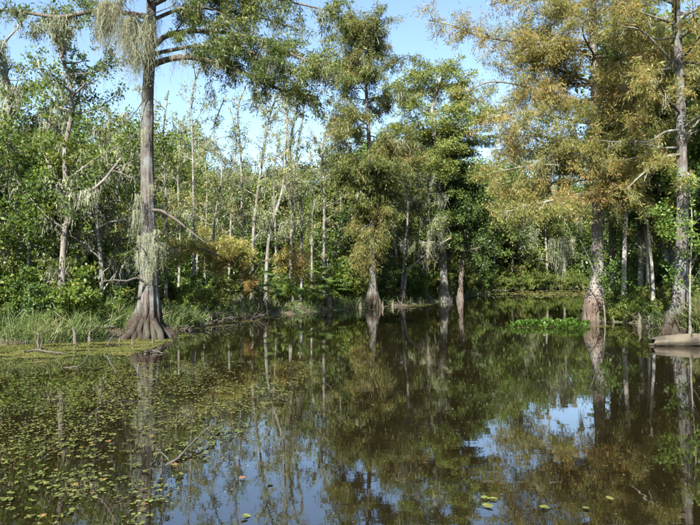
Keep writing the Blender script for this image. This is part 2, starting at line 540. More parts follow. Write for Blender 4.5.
def leaves(mb, segs, n, lo, L=0.11, Wd=0.06, jit=0.1, upb=0.7, droop=0.2, bias=0.0):
    if n <= 0: return
    p, d = segs.sample(n, lo)
    p = p + rng.normal(size=(n, 3)) * jit
    ax = unit(d * 0.4 + rdir(n) * 0.9 + np.array([0, 0, -droop]))
    nn = unit(rdir(n) + np.array([0, 0, upb]))
    rv = np.clip(rng.normal(0.45 + bias, 0.22, n) + (fbm(p[:, 0] * 0.5 + p[:, 1] * 0.3, p[:, 2] * 0.6) - 0.44) * 1.2, 0, 1)
    leaf_quads(mb, p, ax, nn, L * rng.uniform(0.6, 1.35, n), Wd * rng.uniform(0.7, 1.3, n), rv, fold=0.12)


def clumps(mb, centers, m, rad, L=0.13, Wd=0.05, flat=0.5, bias=0.0):
    """leaf clumps gathered on pads round the given points"""
    n = len(centers) * m
    c = np.repeat(centers, m, 0)
    o = rdir(n) * (rng.random(n) ** 0.45)[:, None] * rad * np.array([1, 1, flat])
    p = c + o
    ax = unit(o + rdir(n) * 0.6 * rad)
    rv = np.clip(rng.normal(0.45 + bias, 0.22, n), 0, 1)
    leaf_quads(mb, p, ax, unit(rdir(n) + np.array([0, 0, 0.6])), L * rng.uniform(0.6, 1.3, n), Wd * rng.uniform(0.7, 1.3, n), rv, fold=0.1)


def moss_tuft(mb, p, n, length, w=0.02, sp=0.12, segs=4, sway=0.16, fuzz=0):
    """Spanish moss: n hanging wavy threads from round point(s) p (m,3)"""
    p = np.atleast_2d(p)
    m = len(p)
    N = m * n
    st = np.repeat(p, n, 0) + rng.normal(size=(N, 3)) * np.array([sp, sp, sp * 0.35])
    off = np.linalg.norm(st[:, :2] - np.repeat(p, n, 0)[:, :2], axis=1) / (sp + 1e-6)
    ln = np.repeat(np.broadcast_to(length, (m,)), n) * (0.2 + 0.8 * rng.random(N) ** 1.1) * (.35 + .8 * np.exp(-off * off * .45))
    dirh = rng.normal(size=(N, 2)); dirh /= np.linalg.norm(dirh, axis=1, keepdims=True)
    side = np.concatenate([dirh, np.zeros((N, 1))], 1)
    wd = w * rng.uniform(0.5, 1.4, N)
    rv0 = np.clip(rng.normal(0.5, 0.25, N), 0, 1)
    cur = st
    V = []
    for s in range(segs + 1):
        f = s / segs
        ww = (wd * (1.0 if s == 0 else (1 - 0.75 * f)) * rng.uniform(0.6, 1.4, N))[:, None]
        V += [cur - side * ww * 0.5, cur + side * ww * 0.5]
        cur = cur + np.stack([rng.normal(0, sway, N) * ln / segs * 2.2, rng.normal(0, sway, N) * ln / segs * 2.2, -ln / segs * rng.uniform(0.8, 1.2, N)], 1)
    V = np.stack(V, 1)
    if fuzz:
        ii = rng.integers(0, N, N * fuzz); jj = rng.integers(0, segs + 1, N * fuzz) * 2
        ps = V[ii, jj] + rng.normal(size=(N * fuzz, 3)) * np.array([.03, .03, .05])
        leaf_quads(mb, ps, rdir(N * fuzz) + [0, 0, -.6], rdir(N * fuzz), .085, w * .8, np.clip(rng.normal(.6, .25, N * fuzz), 0, 1))
    k = 2 * (segs + 1)
    base = np.arange(N)[:, None] * k
    Q = np.concatenate([np.stack([base[:, 0] + 2 * s, base[:, 0] + 2 * s + 1, base[:, 0] + 2 * s + 3, base[:, 0] + 2 * s + 2], -1) for s in range(segs)])
    mb.add(V.reshape(-1, 3), Q, np.tile(rv0, segs))


def moss_on(mb, segs, n, lo, hi, strands, length, w=0.02, sp=0.12, fuzz=1):
    p, _ = segs.sample(n, lo, hi)
    moss_tuft(mb, p, strands, length * rng.uniform(0.4, 1.3, n), w, sp, fuzz=fuzz)


CYP = dict(seg=[0.5, 0.35, 0.25, 0.2], wig=0.13, trop=[0.02, -0.02, -0.05, -0.08], max=3, nch=[2.6, 3.4, 4.2], t0=[0.18, 0.15, 0.1],
           len=[1.6, 0.75, 0.4], ang=[55, 55, 50], flat=0.55)


def px_path(pts):
    return np.array([at(u, v, Y) for (u, v, Y) in pts])


def finish(root, wood, crown, moss, bark, leaf, wname='trunk'):
    o = np.array(root.location)
    if wood is not None: wood.build(wname, M[bark], root, True, o)
    if crown is not None and crown.n: crown.build('crown', M[leaf], root, False, o)
    if moss is not None and moss.n: moss.build('hanging_moss', M['moss'], root, False, o)['kind'] = 'stuff'


def limb_part(root, path, r, bark, segs, P, k=8, twigs=None):
    """a big branch as a part of its own, its twigs with it"""
    w = MB()
    limb(w, segs, path, r, 0, P, k)
    return w.build('branch', M[bark], root, True, np.array(root.location))


def roots(root, r_top, h, reach, n, bark, rr, a0=0.0):
    o = np.array(root.location)
    for i in range(n):
        a = a0 + 6.283 * (i + rng.uniform(-.25, .25)) / n
        d = np.array([math.cos(a), math.sin(a), 0]); hh = h * rng.uniform(.6, 1.15); re = reach * rng.uniform(.75, 1.15)
        p = [d * r_top * .7 + [0, 0, hh], d * r_top * 1.05 + [0, 0, hh * .6], d * (r_top + (re - r_top) * .45) + [0, 0, hh * .25], d * re * .9 + [0, 0, 0.02], d * re * 1.15 + [0, 0, -.3]]
        w = MB(); pt = resample(np.array(p) + rng.normal(size=(5, 3)) * .03, .09)
        tube(w, pt, rr * np.interp(np.linspace(0, 1, len(pt)), [0, .3, .7, 1], [.5, 1, .95, .7]) * rng.uniform(.8, 1.25), 9, .06)
        w.build('root', M[bark], root, True)


# ---- the big buttressed cypress with the moss curtains
Y1 = 19.0
b1 = at(147, 338, Y1); b1[2] = 0.0
root = thing('bald_cypress', b1, 'big grey bald cypress with fluted buttress and long pale moss curtains at the duckweed edge', 'tree')
wood, crown, moss, sg = MB(), MB(), MB(), Segs()
tp = [(146, 352, Y1), (147, 330, Y1), (149, 300, Y1), (149, 250, Y1), (147, 150, Y1), (149, 70, Y1), (151, 20, Y1), (153, -60, Y1 + .2), (150, -150, Y1 + .3)]
path1, _ = trunk_mesh(wood, px_path(tp), 0.29, 0.10, k=48, flare=2.7, fh=0.75, nfl=10, deep=0.85)
o1 = np.array(root.location)
roots(root, .40, 1.0, .82, 11, 'bark_cypress', .10)
P1 = dict(CYP, nch=[3.6, 3.6, 4.2], len=[1.25, 0.65, 0.38])
guides = [([(151, 66, 19), (165, 60, 18.9), (188, 57, 18.6), (212, 62, 18.4), (240, 71, 18.2), (262, 82, 18), (288, 92, 18), (314, 96, 18)], .125),
          ([(152, 48, 19), (170, 34, 18.8), (205, 31, 18.4), (235, 34, 18.2), (265, 42, 18), (300, 58, 17.8), (328, 72, 17.6)], .105),
          ([(152, 54, 19), (200, 46, 18.4), (250, 52, 18), (292, 70, 17.6), (334, 62, 17.4)], .08),
          ([(152, 5, 19), (190, -10, 18.8), (240, -8, 18.4), (290, 2, 18), (335, 12, 18)], .09),
          ([(152, 20, 19.1), (185, 8, 20), (220, 10, 21), (262, 18, 21.8), (300, 30, 22.4)], .08),
          ([(150, 17, 19), (125, 13, 18.8), (95, 11, 18.6), (60, 17, 18.5), (20, 12, 18.4), (-50, 5, 18.3)], .115)]
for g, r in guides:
    limb_part(root, resample(px_path(g), 0.35), r * .85, 'bark_dark', sg, dict(P1, nch=[1.6, 3.4, 4.0]) if g[-1][0] < 0 else P1)  # shade along these limbs is put into the colour by the dark bark
for i in range(15):
    z = rng.uniform(10.2, 16.5); p = on_path(path1, z)
    a = rng.uniform(0, 6.28); L = rng.uniform(2.5, 4.6) * (1.15 - 0.5 * (z - 10) / 7)
    grow(wood, sg, p, (math.cos(a), math.sin(a), 0.25), L, 0.06, 0, P1)
fronds(crown, sg, 78000, 1, L=0.16, Wd=0.03, droop=0.3, jit=0.07, bias=-0.08)
moss_on(moss, sg, 500, 0, 1, 22, 0.85, 0.014, 0.08)
# moss grown over the trunk
for (u, v, n, ln) in [(140, 195, 18, 1.2), (137, 212, 16, 1.5), (143, 236, 22, .7), (156, 232, 26, .9), (152, 244, 34, 1.1), (147, 252, 26, .9), (160, 246, 24, 1.0), (154, 258, 26, .9), (139, 256, 14, .7), (150, 185, 14, .5), (145, 130, 14, .5), (150, 268, 20, .7)]:
    moss_tuft(moss, at(u, v, Y1 - rng.uniform(.3, .5)) + rng.normal(size=(3, 3)) * 0.08, n, ln, 0.012, 0.05, sway=.09, fuzz=4)
finish(root, wood, crown, moss, 'bark_cypress', 'frond_green')
for (u0, u1, v, n, ln, ngr) in [(99, 120, 4, 120, 1.85, 11), (126, 150, 18, 110, 2.3, 12), (133, 145, 44, 80, 1.5, 4), (36, 60, 16, 24, 0.8, 4)]:
    c = MB()
    for i in range(ngr):
        moss_tuft(c, at(rng.uniform(u0, u1), v + rng.uniform(-6, 10), 18.2 + rng.uniform(-.15, .15)), n, ln * rng.uniform(0.6, 1.05), 0.012, 0.085, 7, 0.2, 4)
    c.build('moss_curtain', M['moss'], root, False, o1)
# bare bleached limbs of the same tree
for g, r in [([(153, 210, 18.8), (162, 211, 18.5), (172, 217, 18.2), (183, 225, 18.0), (194, 234, 17.8), (206, 243, 17.7)], .055),
             ([(147, 283, 18.7), (136, 278, 18.4), (127, 281, 18.2), (114, 280, 18.1), (101, 282, 18.0)], .05),
             ([(152, 240, 18.7), (158, 236, 18.3), (164, 228, 18.1), (167, 218, 18.0)], .025),
             ([(150, 262, 18.7), (144, 250, 18.3), (138, 245, 18.2), (133, 252, 18.1)], .022),
             ([(148, 26, 18.7), (140, 22, 18.0), (133, 14, 17.8), (124, 4, 17.7), (118, -6, 17.7)], .028),
             ([(150, 34, 18.7), (146, 20, 18.1), (158, 12, 17.8), (172, 6, 17.6), (180, -4, 17.6)], .026),
             ([(175, 32, 18.6), (196, 8, 18.2), (222, 14, 18.0), (250, 40, 17.8), (262, 62, 17.7)], .022),
             ([(236, 34, 18.2), (248, 18, 18.0), (268, 12, 17.8), (282, 4, 17.8)], .02),
             ([(150, 92, 18.8), (126, 122, 18.5), (110, 118, 18.4), (98, 112, 18.4)], .02)]:
    w = MB()
    pth = resample(px_path(g), 0.2)
    tube(w, pth, r * (1 - 0.7 * np.linspace(0, 1, len(pth))), 7, 0.06, cap=True)
    for i in range(3):
        q = pth[rng.integers(len(pth) // 3, len(pth))]
        s = wander(q, rdir(1)[0] + np.array([.2, -.2, .3]), rng.uniform(.2, .5), 4, .2, 0)
        tube(w, s, r * .3 * (1 - .8 * np.linspace(0, 1, 5)), 4)
    w.build('dead_branch', M['deadwood'], root, True, o1)

# ---- cypress knees round the buttress and along the shore
def knee(u, v, h, r, label='brown pointed cypress knee standing by the duckweed shore', Y=None, grp='cypress knees along the shore'):
    Y = Y or gy(v)
    p = at(u, v, Y); z0 = min(gz(p[0], Y), 0.0) - 0.1
    w = MB()
    n = 7
    lean_ = rng.normal(size=2) * .012
    pth = np.array([[p[0] + (lean_[0] + rng.normal() * .004) * i, Y + lean_[1] * i, z0 + (h - z0) * i / (n - 1)] for i in range(n)])
    tube(w, pth, r * np.array([1.9, 1.45, 1.15, .95, .8, .62, .2]), 11, 0.12)
    o = w.build('cypress_knee', M['knee'], None, True, (p[0], Y, 0)); o.location = (p[0], Y, 0)
    return tag(o, label, 'cypress knee', grp)


for (u, v, h, r) in [(40, 349, .42, .045), (38, 350, .25, .03), (78, 344, .48, .06), (89, 342, .36, .055), (119, 342, .16, .05), (130, 345, .22, .05),
                     (155, 343, .3, .05), (168, 336, .42, .06)]:
    knee(u, v, h, r)
for (u, v, h, r) in [(586, 323, .5, .08), (590, 324, .42, .07), (596, 322, .5, .07), (604, 322, .35, .06), (614, 322, .3, .05), (640, 327, .55, .08), (648, 327, .5, .07), (656, 327, .4, .06)]:
    knee(u, v, h, r, 'reddish brown cypress knee at the foot of the hyacinth bank', None, 'cypress knees by the hyacinths')
for (u, v, h, r) in [(361, 308.5, .5, .1), (384, 308.5, .45, .09), (392, 307, .4, .09), (430, 302.5, .6, .14), (452, 302, .6, .13), (458, 302, .5, .13), (420, 303.5, .5, .12)]:
    knee(u, v, h, r, 'grey cypress knee along the bank below the dark oak', None, 'cypress knees below the oak')

# ---- slender trees of the thin wood behind the shore, drawn one by one
SLIM = dict(seg=[0.5, 0.35, 0.25], wig=0.16, trop=[0.06, 0.03, 0.0], max=2, nch=[2.0, 3.0], t0=[0.2, 0.15], len=[1.1, 0.55], ang=[45, 50], flat=0.1)


def slim(pts, Y, r, label, leafn=2600, mossn=34, top=0.35, bark='bark_grey', leaf='leaf_sparse', nb=16, L=0.12, name='slender_tree', group=None, blen=2.2, low=0.3, ml=0.8):
    P = px_path([(u, v, Y) for (u, v) in pts])
    base = P[0].copy(); z0 = gz(base[0], base[1])
    P[0][2] = z0 - 0.3; base[2] = z0
    root = thing(name, base, label, 'tree', group)
    w, c, m, s = MB(), MB(), MB(), Segs()
    path, rr = trunk_mesh(w, P, r, r * 0.35, k=10, flare=1.7, fh=0.5, nfl=5, deep=0.5)
    s.add(path[len(path) * 2 // 3:], 1)
    H = path[-1, 2] - path[0, 2]
    for i in range(nb):
        f = low + (1 - low) * rng.random()
        p = path[int(f * (len(path) - 1))]
        a = rng.uniform(0, 6.28)
        grow(w, s, p, (math.cos(a), math.sin(a), rng.uniform(0.2, 1.2)), blen * rng.uniform(.5, 1.1) * (1.15 - 0.6 * f), r * 0.32, 0, SLIM)
    leaves(c, s, leafn, 1, L=L, Wd=L * .55, jit=0.08)
    if mossn: moss_on(m, s, mossn, 0, 1, 14, ml, 0.028, 0.10)
    finish(root, w, c, m, bark, leaf)
    return root


TS = 'slender grey tree with thin leaves and moss tufts in the open wood'
for k, (pts, Y, r, kw) in enumerate([
    ([(166, 318), (166, 200), (163, 140), (168, 90)], 30, .10, {}),
    ([(193, 312), (194, 240), (193, 160), (192, 95), (204, 60)], 34, .11, dict(leafn=2000)),
    ([(216, 312), (214, 230), (222, 170), (214, 130), (226, 95)], 36, .08, {}),
    ([(242, 312), (242, 230), (241, 160), (238, 110), (246, 85)], 38, .11, {}),
    ([(252, 310), (253, 240), (258, 190), (264, 150), (268, 122), (278, 92)], 36, .14, dict(leafn=1800, mossn=50, label='slender mossy tree leaning with a steady slant in the open wood', group=None)),
    ([(266, 311), (266, 280), (270, 232), (282, 192), (285, 160), (287, 110), (286, 78)], 35, .13, dict(leafn=1700, mossn=60, label='slender mossy tree with an elbow bend low in its trunk', group=None)),
    ([(291, 309), (291, 250), (292, 200), (290, 150), (298, 96)], 38, .15, dict(leafn=1800, mossn=50)),
    ([(303, 309), (301, 260), (302, 210), (296, 165), (304, 110)], 40, .13, dict(leafn=1800, mossn=60)),
    ([(324, 309), (324, 250), (324, 190), (322, 150), (330, 118)], 40, .14, dict(leafn=1500, mossn=40)),
    ([(228, 312), (230, 250), (232, 190), (236, 140), (230, 108)], 44, .10, {}),
    ([(178, 314), (180, 240), (178, 170), (184, 118)], 40, .10, {}),
    ([(205, 311), (205, 250), (207, 190), (203, 140)], 46, .10, {}),
    ([(312, 308), (312, 240), (314, 190), (310, 150)], 50, .12, {}),
    ([(340, 307), (339, 240), (341, 190), (338, 140)], 50, .12, {}),
    ([(276, 309), (276, 250), (274, 180), (280, 130)], 52, .12, {})]):
    slim(pts, Y, r, **{**dict(label=TS, group='slender trees of the open wood'), **kw})
# trees with something of their own
slim([(60, 330), (64, 240), (69, 212), (66, 185), (65, 150), (72, 110), (68, 75), (60, 52), (52, 20)], 19.7, .125, 'crooked pale barked tree with bright leaves beside a broken side limb', leafn=6800, mossn=110, bark='bark_pale', leaf='leaf_broad', nb=26, L=.11, name='crooked_tree', blen=2.6)
slim([(20, 330), (14, 240), (10, 150), (8, 100), (2, 40)], 23, .16, 'leaning grey tree hung with moss among the bright bushes', leafn=6500, mossn=140, leaf='leaf_broad', nb=26, L=.11, name='leaning_tree', blen=2.6)
slim([(402, 306), (402, 290), (405, 250), (408, 210), (406, 170), (412, 140)], 46, .14, 'thin dark tree beside the slanting bleached trunk', leafn=2500, mossn=50, name='slender_tree')
slim([(404, 305), (405, 285), (409, 270), (424, 256), (438, 246), (450, 238)], 45, .13, 'slanting bleached trunk leaning towards the dark oak', leafn=300, mossn=10, bark='bark_pale', nb=5, name='leaning_tree', blen=1.2)

# ---- middle cypress with fluted base and rusty skirt
Y2 = 39.7
b2 = at(373, 308, Y2); b2[2] = 0.0
root = thing('bald_cypress', b2, 'bald cypress with a flared pale base and a rust tinged drooping skirt at the water', 'tree')
wood, crown, moss, sg = MB(), MB(), MB(), Segs()
path2, _ = trunk_mesh(wood, px_path([(373, 314, Y2), (373, 300, Y2), (373, 285, Y2), (371, 200, Y2), (368, 120, Y2), (364, 60, Y2), (362, 36, Y2)]), 0.27, 0.07, k=28, flare=1.9, fh=.75, nfl=8, deep=.6)
roots(root, .33, 1.3, .58, 9, 'bark_cypress', .10)
P2 = dict(CYP, trop=[-0.03, -0.06, -0.1, -0.12], nch=[2.4, 3.2, 4.0], len=[1.2, 0.7, 0.4])
for i in range(74):
    z = rng.uniform(6.5, 18.6); p = on_path(path2, z)
    a = rng.uniform(0, 6.28)
    L = np.interp(z, [3.0, 4.5, 6, 7.5, 9, 12, 15, 17.5, 19], [1.2, 1.7, 1.5, 1.1, 2.3, 2.8, 2.8, 2.0, .7]) * rng.uniform(.7, 1.2)
    if math.cos(a) > 0: L *= 1.25 if z > 9 else 1
    grow(wood, sg, p, (math.cos(a), math.sin(a), np.interp(z, [3, 5, 12, 18], [-.7, -.3, .1, .7])), L, .045, 0, P2)
sk = Segs()
for i in range(30):
    z = rng.uniform(3.0, 7.6); a = rng.uniform(0, 6.28)
    grow(wood, sk, on_path(path2, z), (math.cos(a), math.sin(a), -.45), rng.uniform(.6, 1.25) * (1 if z > 4 else .7), .03, 0, dict(P2, trop=[-.1, -.1, -.12, -.12]))
fronds(crown, sg, 78000, 1, L=.22, Wd=.042, droop=.75, jit=.12, bias=.08)
fronds(crown, sk, 12500, 1, L=.22, Wd=.034, droop=.85, jit=.14, bias=.12)
moss_on(moss, sg, 120, 0, 1, 18, 1.0, .035, .14)
finish(root, wood, crown, moss, 'bark_cypress', 'frond_green')

# ---- tall clumpy cypress and the dark oak below it
Y3 = 51.0
b3 = at(444, 303, Y3); b3[2] = 0.0
root = thing('bald_cypress', b3, 'tall cypress with bright rounded leaf pads rising against open sky', 'tree')
wood, crown, moss, sg = MB(), MB(), MB(), Segs()
path3, _ = trunk_mesh(wood, px_path([(444, 308, Y3), (444, 290, Y3), (442, 230, Y3), (436, 160, Y3), (432, 110, Y3), (440, 80, Y3), (446, 68, Y3)]), .36, .10, k=24, flare=1.9, fh=.9, nfl=8, deep=.6)
P3 = dict(CYP, trop=[0.05, 0.03, 0.0, 0], nch=[1.8, 2.6, 3], len=[1.6, .8, .4], flat=.4)
tips = []
for (u, v, dy) in [(422, 75, -1), (400, 92, 1), (412, 108, -2), (448, 72, 0), (462, 84, -1), (470, 102, 1), (480, 118, 0), (488, 116, -1), (462, 130, -2), (478, 140, 1), (450, 112, -2), (434, 92, 2),
                  (440, 128, -2), (424, 140, 1), (404, 128, -1), (396, 150, 0), (462, 152, 1), (446, 148, -2), (412, 165, 0), (436, 168, -2)]:
    e = at(u, v, Y3 + dy)
    p = on_path(path3, e[2] - rng.uniform(1.0, 3.0))
    mid = (p + e) / 2 + np.array([0, 0, -.3])
    lp = resample(np.array([p, mid, e]), .4) + 0
    limb(wood, sg, lp, .09, 0, P3)
    cc = e + rng.normal(size=(22, 3)) * np.array([.85, .85, .34])
    tips.append(cc)
tips = np.concatenate(tips)
p_, _ = sg.sample(110, 1)
clumps(crown, np.concatenate([tips, p_]), 100, .5, L=.24, Wd=.07, flat=.45, bias=.1)
moss_on(moss, sg, 60, 0, 1, 16, 1.0, .04, .15)
finish(root, wood, crown, moss, 'bark_grey', 'frond_bright')

OAK = dict(seg=[.5, .4, .3, .25], wig=.2, trop=[.03, .02, 0, 0], max=3, nch=[1.6, 2.4, 3], t0=[.25, .2, .15], len=[1.7, .9, .45], ang=[45, 50, 50], flat=.3)


def bushy(name, base, pts, r, limbs, nl, leaf, bark, label, cat='tree', group=None, L=.12, mossn=0, P=OAK, jit=.16, k=12, r1=None, mosslen=.9):
    root = thing(name, base, label, cat, group)
    w, c, m, s = MB(), MB(), MB(), Segs()
    path, _ = trunk_mesh(w, pts, r, r1 or r * .4, k=k, flare=1.6, fh=.5, nfl=6, deep=.5)
    for (z, a, el, L_) in limbs:
        grow(w, s, on_path(path, z), (math.cos(a), math.sin(a), el), L_, r * .45, 0, P)
    leaves(c, s, nl, 1, L=L, Wd=L * .55, jit=jit)
    if mossn: moss_on(m, s, mossn, 0, 1, 16, mosslen, .03, .12)
    finish(root, w, c, m, bark, leaf)
    return root


Yo = 53.0
bo = at(460, 302, Yo); bo[2] = gz(bo[0], Yo)
bushy('live_oak', bo, px_path([(460, 306, Yo), (461, 280, Yo), (464, 240, Yo), (466, 205, Yo), (462, 175, Yo)]), .28,
      [(rng.uniform(4.0, 10.5), rng.uniform(0, 6.28), rng.uniform(-.1, .6), rng.uniform(1.6, 2.9)) for i in range(34)], 24000, 'leaf_dark', 'bark_dark', 'dark leaved oak crowding the bend of the channel', L=.2, mossn=20)
Ym = 49.0
bm_ = at(428, 303, Ym); bm_[2] = gz(bm_[0], Ym)
bushy('mossy_tree', bm_, px_path([(426, 307, Ym), (427, 270, Ym), (429, 220, Ym), (427, 165, Ym)]), .13,
      [(rng.uniform(4.5, 10.5), rng.uniform(0, 6.28), rng.uniform(0, .7), rng.uniform(1.0, 1.9)) for i in range(20)], 4500, 'leaf_broad', 'bark_grey', 'small tree draped in pale moss between two cypresses', L=.18, mossn=110, mosslen=1.6)

for (u, r, tv, lab) in [(519, .40, 130, 'stout pale trunk on the far bank beside the reddish stump'), (497, .24, 170, 'slim pale trunk on the far bank near the dark oak'), (510, .2, 160, 'thin grey trunk on the far bank with crooked leafy top'), (546, .22, 120, 'slim grey trunk on the far bank past the stout one')]:
    slim([(u, 291), (u + 1, 262), (u - 1, 215), (u + 2, tv)], 106.5, r, lab, leafn=2600, mossn=24, bark='bark_pale', leaf='leaf_yellowish', nb=18, L=.3, name='far_tree', blen=5, low=.45, ml=2)

# ---- the spreading cypress with the swollen base by the hyacinths
Y4 = 27.0
b4 = at(595, 320, Y4); b4[2] = 0.0
root = thing('bald_cypress', b4, 'pale trunked bald cypress with swollen base and wide golden rust crown', 'tree')
wood, crown, moss, sg = MB(), MB(), MB(), Segs()
path4, _ = trunk_mesh(wood, px_path([(595, 330, Y4), (594, 318, Y4), (595, 300, Y4), (597, 270, Y4), (597, 200, Y4), (596, 120, Y4), (594, 40, Y4), (592, -40, Y4), (594, -90, Y4)]), .30, .12, k=32, flare=1.75, fh=.5, nfl=8, deep=.5, bulge=(1.25, .5, .42))
P4 = dict(CYP, nch=[2.8, 3.6, 4.2], len=[1.5, .8, .42], trop=[0.0, -.03, -.06, -.1])
o4 = np.array(root.location)
for g, r in [([(594, 55, 27), (560, 45, 26.6), (520, 42, 26.2), (480, 36, 26), (455, 26, 26), (428, 20, 26)], .09),
             ([(596, 105, 27), (560, 95, 26.4), (520, 85, 26), (490, 82, 25.8), (466, 92, 25.7)], .085),
             ([(596, 150, 27), (560, 140, 26.2), (525, 135, 25.8), (500, 140, 25.5)], .08),
             ([(597, 190, 27), (575, 195, 26.2), (545, 202, 25.6), (515, 210, 25.3), (496, 212, 25.2)], .07),
             ([(597, 200, 27), (615, 196, 26.0), (638, 200, 25.5), (662, 208, 25.2)], .06),
             ([(597, 195, 27), (590, 195, 25.8), (570, 200, 24.8), (548, 206, 24.0)], .06),
             ([(597, 178, 27), (612, 182, 25.8), (622, 190, 24.8), (632, 196, 24.2)], .05),
             ([(596, 125, 27), (560, 118, 26.0), (525, 112, 25.4), (488, 118, 25)], .07),
             ([(597, 168, 27), (562, 165, 26.2), (530, 166, 25.6), (496, 172, 25.2)], .065),
             ([(596, 145, 27), (580, 150, 28.5), (550, 150, 29.5), (512, 152, 30.2)], .06),
             ([(596, 85, 27), (565, 72, 27.6), (530, 62, 28.2), (500, 66, 28.6)], .065),
             ([(596, 178, 27), (570, 182, 27.8), (540, 188, 28.6), (515, 192, 29.2)], .055),
             ([(595, 70, 27), (630, 55, 26.5), (665, 45, 26.2)], .07),
             ([(595, 30, 27), (570, 8, 26.2), (530, -5, 25.6), (490, 5, 25.2)], .08)]:
    limb_part(root, resample(px_path(g), .35), r, 'bark_grey', sg, P4)
for i in range(58):
    z = rng.uniform(6.0, 17.5); p = on_path(path4, z); a = rng.uniform(0, 6.28)
    L = rng.uniform(2.2, 4.2) * np.interp(z, [6, 9, 14, 18], [.9, 1.1, 1.1, .5]) * (1.1 if math.cos(a) < 0 else .8)
    grow(wood, sg, p, (math.cos(a), math.sin(a), .12), L, .05, 0, P4)
fronds(crown, sg, 170000, 1, L=.165, Wd=.027, droop=.5, jit=.1, bias=.02)
moss_on(moss, sg, 200, 0, 1, 16, .7, .02, .1)
finish(root, wood, crown, moss, 'bark_pale', 'frond_rust')
for (u, v, ln, n) in [(562, 240, 2.0, 70), (552, 240, 1.5, 50), (571, 240, 1.1, 36), (536, 232, .7, 24), (580, 215, 1.0, 30), (520, 225, .6, 24), (555, 185, .8, 30)]:
    c = MB()
    moss_tuft(c, at(u, v, 25.6) + rng.normal(size=(3, 3)) * .05, n, ln, .016, .045, 6, .08, 3)
    c.build('moss_curtain', M['moss'], root, False, o4)

# ---- the rooted cypress by the log
Y5 = 20.6
b5 = at(680, 330, Y5); b5[2] = gz(b5[0], Y5)
root = thing('bald_cypress', b5, 'tall grey cypress on spreading roots above the fallen log', 'tree')
wood, crown, moss, sg = MB(), MB(), MB(), Segs()
path5, _ = trunk_mesh(wood, px_path([(679, 340, Y5), (679, 325, Y5), (680, 300, Y5), (682, 240, Y5), (682, 170, Y5), (680, 90, Y5), (676, 10, Y5), (674, -80, Y5), (676, -170, Y5)]), 0.225, .10, k=40, flare=2.4, fh=.6, nfl=9, deep=.8)
roots(root, .33, 1.0, .75, 10, 'bark_cypress', .075)
P5 = dict(CYP, nch=[2.2, 3.2, 4.0], len=[1.2, .65, .4])
for g, r in [([(682, 155, 20.6), (668, 156, 20.2), (655, 165, 20), (640, 176, 19.8), (626, 190, 19.6)], .055),
             ([(681, 130, 20.6), (665, 132, 20.2), (648, 142, 20), (630, 140, 20)], .05),
             ([(682, 140, 20.6), (695, 125, 20.4), (712, 105, 20.2)], .06),
             ([(678, 70, 20.6), (660, 48, 20.2), (640, 30, 20), (618, 26, 19.8)], .06),
             ([(682, 170, 20.6), (700, 180, 20.2), (720, 178, 20)], .045),
             ([(677, 20, 20.6), (700, 8, 20.2), (730, 0, 20)], .06)]:
    limb_part(root, resample(px_path(g), .3), r, 'bark_grey', sg, dict(P5, nch=[1.5, 2.8, 3.6]))
for i in range(36):
    z = rng.uniform(6.0, 15.5); p = on_path(path5, z); a = rng.uniform(0, 6.28)
    grow(wood, sg, p, (math.cos(a), math.sin(a), .2), rng.uniform(1.8, 3.6), .045, 0, P5)
fronds(crown, sg, 64000, 1, L=.165, Wd=.026, droop=.4, jit=.08, bias=-.05)
moss_on(moss, sg, 140, 0, 1, 16, .6, .016, .08)
finish(root, wood, crown, moss, 'bark_cypress', 'frond_rust')

# ---- slimmer trunks standing between the two
slim([(613, 308), (613, 250), (611, 180), (612, 100), (608, 30)], 31, .26, 'dark thick trunk right behind the swollen cypress', leafn=4200, mossn=60, bark='bark_dark', leaf='leaf_yellowish', nb=22, name='swamp_tree', blen=3)
slim([(624, 314), (624, 270), (626, 215), (628, 150), (622, 80), (626, 30)], 26.5, .12, 'thin white barked tree between the swollen cypress and paired saplings', leafn=4200, mossn=40, bark='bark_white', leaf='leaf_broad', nb=22, name='slender_tree', blen=2.4)
slim([(654, 312), (652, 270), (648, 225), (652, 170), (648, 110)], 26.5, .09, 'thin white barked sapling with its stem tilted away', leafn=3500, mossn=30, bark='bark_white', leaf='leaf_broad', nb=18, name='slender_tree', blen=2.2)
slim([(648, 312), (648, 280), (646, 240), (640, 190), (642, 150)], 28, .09, 'upright sapling behind the tilted white stem', leafn=3500, mossn=30, bark='bark_white', leaf='leaf_broad', nb=18, name='slender_tree', blen=2.2)

# ------------------------------------------------------------------ woods behind: variants copied one by one
def variant_tree(name, H, r, nl, leaf, bark, label, cat, group, L, mossn, wide=2.4, low=.3, nb=22):
    pts = [np.array([0, 0, -.3]), np.array([rng.normal() * .15, rng.normal() * .15, H * .35]), np.array([rng.normal() * .4, rng.normal() * .4, H * .7]), np.array([rng.normal() * .5, rng.normal() * .5, H])]
    lim = [(H * (low + (1 - low) * rng.random()), rng.uniform(0, 6.28), rng.uniform(.1, .9), wide * rng.uniform(.5, 1.1)) for i in range(nb)]
    return bushy(name, (0, 0, 0), np.array(pts), r, lim, nl, leaf, bark, label, cat, group, L=L, mossn=mossn, P=dict(OAK, max=2, nch=[2.0, 3.0]), k=8, jit=.24, mosslen=1.1)


